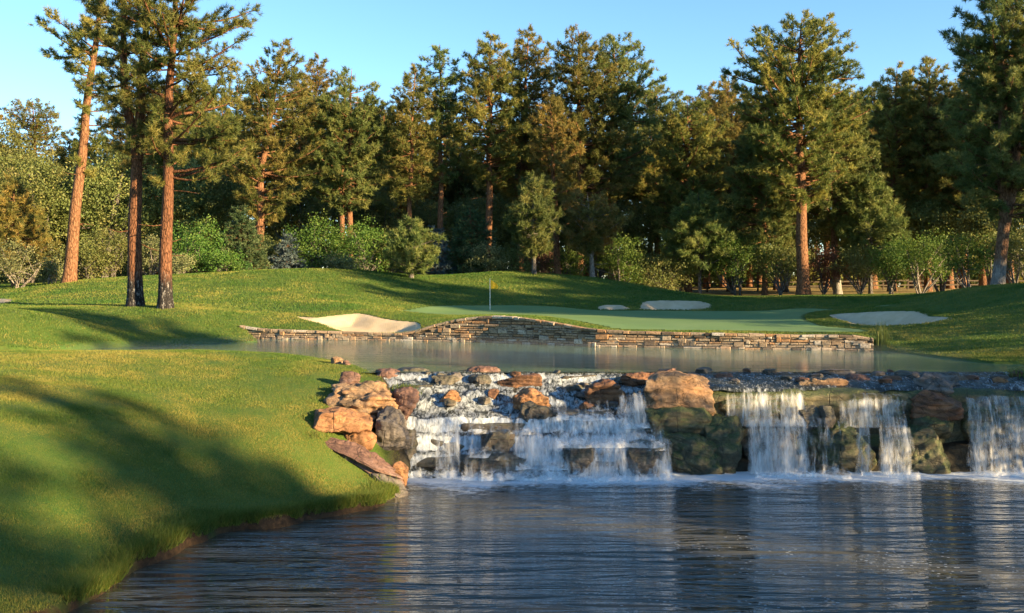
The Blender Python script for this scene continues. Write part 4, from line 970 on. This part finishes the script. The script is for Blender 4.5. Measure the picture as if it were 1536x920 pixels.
def fall(label, tops, Y, bot, throw, d0, d1, seed, layers=2, spread=1.0, lip=.3, splash=1.):
    """curtains of falling water: crest points in photo pixels at distance Y, down to row bot"""
    mb = MB(); rng = np.random.default_rng(seed)
    T = np.array([at(px, py, Y) for px, py in tops]); zb = CAMZ - (bot - HY) / FPX * (Y - throw); zb = max(zb, LOWZ - .02)
    L = T[-1, 0] - T[0, 0]; nu = max(14, int(L / .035)); nv = 26
    for l in range(layers):
        uu = np.linspace(0, 1, nu); x = T[0, 0] + uu * L; zt = np.interp(x, T[:, 0], T[:, 2])
        vv = np.linspace(0, 1, nv)
        yb = Y + l * .07
        rag = .12 * fbm(np.stack([x * 2.1, 0 * x + seed, 0 * x + l], -1), seed + l, 3)
        th = throw * (1 + .25 * fbm(np.stack([x * 1.3, 0 * x, 0 * x + 3 * l], -1), seed, 2)) * (1 - .25 * l)
        V, A, B, D = [], [], [], []
        for q in (2, 1):   # over the crest
            V.append(np.stack([x, yb + rag + lip * q / 2, zt + .03 + .012 * q], -1)); A.append(x); B.append(0 * x - .1 * q); D.append(np.full(nu, d0 - .10))
        for v in vv:
            h = (zt - zb) * v
            xx = x + (x - x.mean()) * (spread - 1) * v + .03 * fbm(np.stack([x * 4, 0 * x + v * 1.5, 0 * x + l + seed], -1), 3, 2) * v
            bulge = .06 * fbm(np.stack([x * 5, 0 * x + v * 2, 0 * x + seed], -1), 7 + l, 3) * (.3 + v)
            V.append(np.stack([xx, yb + rag - th * np.sqrt(v + .002) + bulge, zt + .03 - h - .03 * (v > .0)], -1))
            A.append(x); B.append(h); D.append(np.full(nu, d0 + (d1 - d0) * v))
        D = np.array(D); D[2:] -= (.22 * (1 - smooth01(0, .16, vv)) * (d0 > .2))[:, None] * (1 + fbm(np.stack([x * 3, 0 * x, 0 * x], -1), 9, 2))[None]
        edge = np.minimum(1, np.minimum(uu, 1 - uu) * L / .14)
        D = np.array(D) - (1 - edge)[None] * .45
        mb.add(np.concatenate(V), grid_faces(nv + 2, nu), fu=np.concatenate(A) + l * 7.7, fv=np.concatenate(B), dens=D.ravel(), seed=np.full(nu * (nv + 2), seed * 1.37 + l * 3.1), splash=np.zeros(nu * (nv + 2)))
        if l == 0 and splash > 0:   # spray and foam thrown up where the curtain lands
            ns = 9; q = np.linspace(0, 1, ns)
            for shell in range(2):
                V, SP = [], []
                for t_ in q:
                    ang = t_ * np.pi * .5; R = (.30 + .16 * shell) * (.7 + d1) * (1 + .6 * fbm(np.stack([x * 2.4, 0 * x + seed, 0 * x + shell], -1), 21, 3))
                    xx = x + (x - x.mean()) * (spread - 1)
                    V.append(np.stack([xx + .05 * fbm(np.stack([x * 6, 0 * x + t_ * 3, 0 * x + seed], -1), 5, 2), yb + rag - th - R * 1.5 * np.sin(ang) + .05, zb + R * .8 * np.cos(ang) * (1 + .3 * fbm(np.stack([x * 7, 0 * x, 0 * x + shell], -1), 3, 3))], -1))
                    SP.append((.25 + .55 * t_ - .25 * shell) * splash * edge)
                mb.add(np.concatenate(V), grid_faces(ns, nu), fu=np.tile(x, ns), fv=np.repeat(q, nu), dens=np.zeros(ns * nu), seed=np.full(ns * nu, seed * 1.), splash=np.maximum(.01, np.concatenate(SP)))
    return tag(link('waterfall', mb.mesh('waterfall', M_FALL)), label, 'waterfall')

fall('thin double strand of water, leftmost of the falls', [(612,634),(642,631)], 24.95, 713, .26, .06, .18, 1, 1)
fall('narrow fall bending over a ledge, second from the left', [(646,628),(668,626),(696,632)], 24.9, 712, .34, .16, .30, 2)
fall('short wide even curtain under the sunlit stream rock', [(697,623),(760,622),(814,624)], 25.5, 648, .14, .10, .22, 3, splash=.8)
fall('low curtain over the dark rock awash', [(698,650),(768,648)], 25.12, 682, .16, .06, .26, 4)
fall('broad white cascade at the foot of the left falls', [(766,650),(800,646),(856,652)], 25.2, 700, .45, .24, .42, 5, 3)
fall('low broad spill into the pond below the left falls', [(688,680),(740,674),(800,680),(862,684)], 24.6, 716, .25, .10, .30, 6, 2)
fall('short wide curtain left of the biggest boulder', [(828,605),(880,603),(926,606)], 25.65, 628, .14, .10, .22, 7)
fall('steep white spout beside the biggest boulder', [(922,589),(948,585),(976,590)], 25.75, 640, .30, .22, .30, 8, 3, 1.1)
fall('broad veil below the steep white spout', [(826,632),(900,628),(1000,634)], 25.3, 668, .30, .12, .30, 9, 2)
fall('widest white cascade in the middle of the falls', [(846,664),(900,656),(960,652),(1012,664)], 24.95, 716, .42, .20, .36, 10, 3)
fall('curtain of separate strands right of the biggest boulder', [(1084,588),(1140,585),(1212,587)], 25.68, 640, .20, .24, .28, 11, 2, splash=0)
fall('heavy white fall right of the squared mossy boulder', [(1116,624),(1160,618),(1214,630)], 25.32, 712, .42, .26, .34, 12, 3, 1.05)
fall('thin water sheet over the wet round rock', [(1194,609),(1214,604),(1236,612)], 25.18, 640, .16, .06, .18, 13, 1, splash=0)
fall('middle right-hand curtain of long strands', [(1254,598),(1300,594),(1366,597)], 25.66, 642, .20, .26, .30, 14, 2, splash=0)
fall('light veil down the left side of the big mossy dome', [(1192,632),(1230,630),(1266,634)], 24.95, 712, .26, .12, .22, 15, 2)
fall('single thin strand down the middle of the big mossy dome', [(1276,632),(1310,632)], 24.9, 712, .12, .24, .28, 16, 1)
fall('heavy fall between the big mossy dome and the round-shouldered boulder', [(1312,634),(1340,630),(1368,634)], 25.05, 714, .30, .26, .34, 17, 3)
fall('thin trickle over the round-shouldered mossy boulder', [(1384,640),(1398,640)], 24.82, 712, .08, -.06, .0, 18, 1)
fall('heavy white fall at the right edge', [(1446,601),(1500,597),(1570,600)], 25.45, 716, .48, .20, .32, 19, 3, 1.04)
fall('fine drips down the mossy block under the biggest boulder', [(1030,614),(1048,614)], 25.2, 650, .04, -.02, .0, 20, 1, splash=0)
# ------------------------------------------------------------------ stone wall
def m_stone():
    t = NT('wall_stone'); v = t.coord('Object'); q = t.attr('vary')
    c = t.ramp(q, [(0., (.06,.045,.035)), (.25, (.20,.15,.105)), (.45, (.33,.26,.185)), (.62, (.33,.18,.085)), (.8, (.37,.30,.225)), (1., (.46,.42,.36))])
    n = t.noise(v, 12., 6, .7)
    c = t.mix(t.ramp(n, [(.35, .75), (.55, 0.)]), c, (.05,.04,.03))
    return t.done(t.pbr(c, .9, t.bump(n, .8, .03), .2))
M_STONE = m_stone()
def m_plain(name, col, rough=.8, **kw):
    t = NT(name); n = t.noise(t.coord('Object'), 20., 4, .6)
    c = t.mix(t.math('MULTIPLY', n, .35), col, tuple(x * .45 for x in col))
    return t.done(t.pbr(c, rough, t.bump(n, .2, .01), .3, **kw))
M_CORE = m_plain('wall_joint', (.075,.06,.045), .95)

rng = np.random.default_rng(11)
WP = spline(WALL, 8, closed=False)
seg = np.hypot(*np.diff(WP, axis=0).T); S_ = np.concatenate([[0], np.cumsum(seg)]); LW = S_[-1]
def wpos(s): return np.array([np.interp(s, S_, WP[:, 0]), np.interp(s, S_, WP[:, 1])])
def wnrm(s):
    a, b = wpos(max(s - .3, 0)), wpos(min(s + .3, LW)); t_ = (b - a) / np.linalg.norm(b - a); return t_, np.array([t_[1], -t_[0]])   # along, towards the water
ss = np.linspace(0, LW, 240)
Wp = np.array([wpos(s) for s in ss]); topz = land0(Wp[:, 0], Wp[:, 1]) + .04
topf = lambda s: np.interp(s, ss, topz)
core = MB(); rows = []
for s in ss:
    t_, n_ = wnrm(s); p = wpos(s); z = topf(s) - .05
    rows.append([[*(p - n_ * .25), -1.2], [*(p - n_ * .25), z], [*(p + n_ * .24), z], [*(p + n_ * .24), -1.2]])
core.add(np.array(rows).reshape(-1, 3), grid_faces(len(ss), 4))
st = MB()
def stone(s0, s1, z0, z1, z2=None, z3=None, out=.3):
    """one stone of the facing between arc lengths s0..s1 and heights z0..z1 (z2, z3: the heights at the far end)"""
    z2 = z0 if z2 is None else z2; z3 = z1 if z3 is None else z3
    j = lambda a: a + rng.normal() * .008
    d = out + rng.uniform(-.03, .04); V = []
    for dep, ins in ((.05, .0), (d - .04, .0), (d, .022)):
        for (s, z, sg, zg) in ((s0, z0, 1, 1), (s1, z2, -1, 1), (s1, z3, -1, -1), (s0, z1, 1, -1)):
            t_, n_ = wnrm(s + sg * ins); p = wpos(min(max(s + sg * ins, 0), LW)) + n_ * (dep + rng.normal() * .006)
            V.append([p[0], p[1], j(z + zg * ins)])
    F = [[8, 9, 10, 11]]
    for k in (0, 4):
        for i in range(4): F.append([k + i, k + (i + 1) % 4, k + 4 + (i + 1) % 4, k + 4 + i])
    st.add(V, F, vary=np.clip(rng.choice([.1, .3, .42, .5, .62, .78, .95], p=[.1, .2, .22, .13, .15, .12, .08]) + rng.normal() * .05, 0, 1))
z = -.32
while z < 1.3:
    h = rng.uniform(.075, .135); s = rng.uniform(0, .2)
    while s < LW - .12:
        l = rng.uniform(.13, .5) if rng.uniform() < .8 else rng.uniform(.5, .75)
        e = min(s + l, LW); tz = min(topf(s), topf(e)) - .05
        if z + .035 < tz:
            if l < .5 and rng.uniform() < .25 and z + h * 1.9 < tz: stone(s, e - .012, z, z + h * 1.9, out=.325)
            else: stone(s, e - .012, z, min(z + h - .012, tz))
        s = e
    z += h
s = 0.
while s < LW - .1:
    e = min(s + rng.uniform(.25, .7), LW); a, b = topf(s), topf(e); stone(s, e - .01, a - .09, a + .03, b - .09, b + .03, out=.34); s = e
w_ = empty('stone_wall', (0, 43, 0))
for nm, me in (('stone_facing', st.mesh('stone_facing', M_STONE, smooth=False)), ('wall_core', core.mesh('wall_core', M_CORE, smooth=False))):
    o = link(nm, me, w_); o.location = (0, -43, 0)
tag(w_, 'long dry-stone retaining wall with a hump, between the upper pond and the green', 'stone wall')

# ------------------------------------------------------------------ flag
fx_, fy_ = ground_hit(735, 465.5, 50); fz = gz(fx_, fy_) + .02; fs = fy_ / FPX
fl = empty('golf_flag', (fx_, fy_, fz)); tag(fl, 'yellow flag on a thin white pole standing in the green', 'golf flag')
H_ = 47.5 * fs
pm = MB(); tube(pm, [(0, 0, -.05), (0, 0, H_ * .5), (0, 0, H_)], [.020, .018, .015], 10)
link('pole', pm.mesh('pole', m_plain('white_enamel', (.8, .8, .78), .35)), fl)
fm_ = MB(); nu_, nv_ = 12, 16
uu, vv = np.meshgrid(np.linspace(0, 1, nu_), np.linspace(0, 1, nv_))
wid = (.10 + .46 * np.sin(np.clip(vv, 0, 1) ** .8 * np.pi * .62)) * 1.0
Xf = .012 + uu * wid * (np.where(uu > .5, 1, 1)); Yf = .05 * np.sin(uu * 9 + vv * 3) * vv; Zf = H_ - .02 - vv * .62 - uu * .18 * (1 - vv)
Xf = Xf - .12 * vv * uu
fm_.add(np.stack([Xf, Yf, Zf], -1).reshape(-1, 3), grid_faces(nv_, nu_))
t_ = NT('yellow_cloth'); yc = (.92, .60, .04)
fo_ = link('flag', fm_.mesh('flag', t_.done(t_.n('MixShader', {0: .4, 1: t_.pbr(yc, .7), 2: t_.n('BsdfTranslucent', {'Color': yc}).outputs[0]}).outputs[0])), fl)
sm = fo_.modifiers.new('thickness', 'SOLIDIFY'); sm.thickness = .006

# ------------------------------------------------------------------ rail fence behind the trees on the right
M_WOOD = m_plain('weathered_fence_wood', (.085, .065, .045), .9)
def prism(mb, a, b, w, h):
    a, b = np.array(a, float), np.array(b, float); d = unit(b - a); sd = unit(np.cross(d, [0, 0, 1.])) * w / 2 if abs(d[2]) < .9 else np.array([w / 2, 0, 0]); up = unit(np.cross(sd, d)) * h / 2
    V = [p + i * sd + j * up for p in (a, b) for i, j in ((-1, -1), (1, -1), (1, 1), (-1, 1))]
    mb.add(V, [[0, 1, 2, 3], [7, 6, 5, 4], [0, 4, 5, 1], [1, 5, 6, 2], [2, 6, 7, 3], [3, 7, 4, 0]])
fe = empty('wooden_fence', (28, 97, gz(28, 97))); tag(fe, 'low wooden rail fence on dry grass behind the trees on the right', 'fence')
base = np.array([28, 97, gz(28, 97)])
xsF = np.arange(14, 52, 2.5)
pts = [np.array([x, 97 + .06 * (x - 14), gz(x, 97 + .06 * (x - 14))]) for x in xsF]
for p in pts:
    m = MB(); prism(m, p - base + [0, 0, -.3], p - base + [0, 0, 1.0 + rng.uniform(-.05, .05)], .15, .15); link('post', m.mesh('post', M_WOOD, smooth=False), fe)
for a, b in zip(pts[:-1], pts[1:]):
    for hh in (.42, .85):
        m = MB(); prism(m, a - base + [0, -.09, hh + rng.normal() * .02], b - base + [0, -.09, hh + rng.normal() * .02], .06, .13); link('rail', m.mesh('rail', M_WOOD, smooth=False), fe)

# ------------------------------------------------------------------ grass
def m_blades(name, c1, c2, c3):
    t = NT(name); c = t.ramp(t.attr('vary'), [(0., c1), (.5, c2), (1., c3)])
    return t.done(t.n('MixShader', {0: .35, 1: t.pbr(c, .6, None, .25), 2: t.n('BsdfTranslucent', {'Color': c}).outputs[0]}).outputs[0])
M_BLADE = m_blades('grass_blades', (.034,.105,.013), (.112,.160,.026), (.27,.235,.055))
M_REED = m_blades('reed_blades', (.05,.09,.02), (.12,.16,.04), (.22,.22,.08))

def blades(mb, x, y, z, h, w, rng, lean=.45, vary=None):
    n = len(x); a = rng.uniform(0, 6.28, n); d = np.stack([np.cos(a), np.sin(a), 0 * a], -1)
    P = np.stack([x, y, z - .01], -1); b = rng.uniform(0, 6.28, n); ln = np.stack([np.cos(b), np.sin(b), 0 * b], -1) * (h * lean * rng.uniform(.2, 1.2, n))[:, None]
    V = np.stack([P - d * (w / 2)[:, None], P + d * (w / 2)[:, None], P + ln + np.stack([0 * x, 0 * x, h], -1)], 1).reshape(-1, 3)
    v = np.clip((rng.normal(size=n) * .18 + .5) if vary is None else vary, 0, 1)
    mb.add(V, np.arange(n * 3).reshape(-1, 3), vary=np.repeat(v, 3))

rng = np.random.default_rng(123)
gm = MB()
def scatter(n, x0, x1, y0, y1, hmin, hmax, wd, skip_green=True, f=None, margin=1.06, dv=0.):
    x = rng.uniform(x0, x1, n); y = rng.uniform(y0, y1, n)
    ok = np.abs(x) < .512 * y * margin + .3
    ok &= wet_sd(x, y) < .03
    if skip_green:
        ok &= poly_sd(x, y, GREEN) < -.05
        for p, _ in BUNKERS: ok &= poly_sd(x, y, p) < 0
    if f is not None: ok &= f(x, y)
    x, y = x[ok], y[ok]; z = land(x, y); n = len(x)
    p = np.stack([x, y, 0 * x], -1)
    v = .5 + dv + .55 * fbm(p * .45, 61, 4) + .30 * fbm(p * 2.6, 62, 3) + rng.normal(size=n) * .14
    blades(gm, x, y, z, rng.uniform(hmin, hmax, n), np.full(n, wd) * rng.uniform(.7, 1.3, n), rng, vary=v)
scatter(560000, -14, -2, 12, 24, .02, .046, .010, False, dv=.1)
scatter(330000, -18, -2, 24, 34, .02, .05, .014, False, dv=.08)
scatter(380000, -26, 30, 34, 52, .04, .08, .026)
scatter(40000, 14, 22, 28, 34, .04, .08, .022)
scatter(330000, -45, 42, 52, 79, .05, .10, .045, dv=-.14)
# ragged fringe of longer grass along the cut bank
k_ = rng.integers(0, 5, 60000); tt_ = rng.uniform(0, 1, 60000); Wa = np.array(WET)
Pq = Wa[k_] * (1 - tt_)[:, None] + Wa[k_ + 1] * tt_[:, None]; off = np.abs(rng.normal(size=60000)) * .24 - .12
x_, y_ = Pq[:, 0] - off, Pq[:, 1] + off * .2
ok = wet_sd(x_, y_) < .06; x_, y_ = x_[ok], y_[ok]
blades(gm, x_, y_, land(x_, y_), rng.uniform(.05, .17, len(x_)), np.full(len(x_), .012), rng, .8)
# dry grass under the trees
tag(link('grass', gm.mesh('grass', M_BLADE, smooth=False)), 'short mown grass covering the banks and mounds', 'grass', kind='stuff')

def clump(name, label, cat, loc, n, h0, h1, w, spread, mat, seed, droop=.6, dirx=0.):
    r = np.random.default_rng(seed); mb = MB()
    for _ in range(n):
        a = r.uniform(0, 6.28); b = np.array([r.normal() * spread, r.normal() * spread * .7, -.03]); h = r.uniform(h0, h1)
        d = np.array([math.cos(a) + dirx, math.sin(a) * .8 - abs(dirx) * .5, 0]) * h * droop * r.uniform(.2, 1)
        sd = np.array([-math.sin(a), math.cos(a), 0]) * w / 2; V = []
        for t in (0, .35, .7):
            c = b + d * t * t + np.array([0, 0, h * (t - .25 * droop * t * t)]); V += [c - sd * (1 - t * .6), c + sd * (1 - t * .6)]
        V.append(b + d + np.array([0, 0, h * (1 - .3 * droop)]))
        v = np.clip(r.normal() * .2 + .5, 0, 1)
        k = mb.n; mb.add(V, [[0, 1, 3, 2], [2, 3, 5, 4]], vary=np.full(7, v)); mb.f.setdefault(3, []).append(np.array([[4, 5, 6]]) + k)
    return tag(link(name, mb.mesh(name, mat, smooth=False), None, loc), label, cat)
for i, (px, py, Y, n_) in enumerate([(478, 585, 25.6, 120), (462, 612, 24.3, 110), (500, 572, 26.6, 130), (470, 640, 23.4, 120), (520, 664, 23.0, 110), (556, 690, 22.6, 110)]):
    c = at(px, py, Y); clump('grass_tuft', ['tuft of bank grass at the upper left corner of the layered outcrop', 'tuft of bank grass at the left end of the square orange block', 'tuft of bank grass along the top of the layered outcrop', 'tuft of bank grass under the square orange block', 'tuft of bank grass beside the upper end of the reddish slab', 'tuft of bank grass halfway down the reddish slab'][i], 'grass tuft', (c[0], c[1], gz(c[0], c[1]) - .02), n_, .08, .24, .013, .22, M_BLADE, 30 + i, .9)
rx, ry = (1323 - CX) / FPX * 37.9, 37.9
clump('reed_clump', 'tall reeds at the right end of the stone wall', 'reeds', (rx, ry, gz(rx, ry) - .05), 90, .5, 1.15, .022, .16, M_REED, 1, .25)
c = at(608, 594, 26.6); clump('grass_tuft', 'overhanging yellow-green grass tuft on the rocks beside the stream', 'grass tuft', (c[0] - .1, c[1], -.42), 420, .2, .5, .016, .17, M_BLADE, 2, 1.1, .8)
c = at(1532, 566, 27.6); clump('grass_tuft', 'bright green waterside tuft at the right edge of the upper pond', 'grass tuft', (c[0], c[1], -.06), 200, .15, .42, .016, .2, M_BLADE, 4, .9)

# ------------------------------------------------------------------ morning mist lying on the upper pond
t_ = NT('mist'); pv = t_.n('VolumePrincipled', {'Color': (.9, .95, 1.), 'Density': .013, 'Anisotropy': .2})
t_.t.links.new(pv.outputs[0], t_.out.inputs['Volume'])
mp = np.array([(-9,33.2),(-13,34),(-17,36),(-16,39),(-13.5,42),(-11,44.4),(-6.9,44.7),(-3.8,43.8),(-1.4,43),(2.2,40.8),(6.1,39.2),(11,37.8),(13.5,37.2),(14,34),(14.6,31.4),(13,29.6),(5,29.4),(-3,29.6),(-5,31.5)])
k = len(mp); mm = MB(); mm.add(np.concatenate([np.c_[mp, np.full(k, .03)], np.c_[mp, np.full(k, .34)]]), [[i, i + k, (i + 1) % k + k, (i + 1) % k] for i in range(k)])
mm.f.setdefault(k, []).extend([np.arange(k)[None], np.arange(2 * k - 1, k - 1, -1)[None]])
tag(link('mist', mm.mesh('mist', t_.m, smooth=False)), 'thin mist lying on the upper pond', 'mist', kind='stuff')
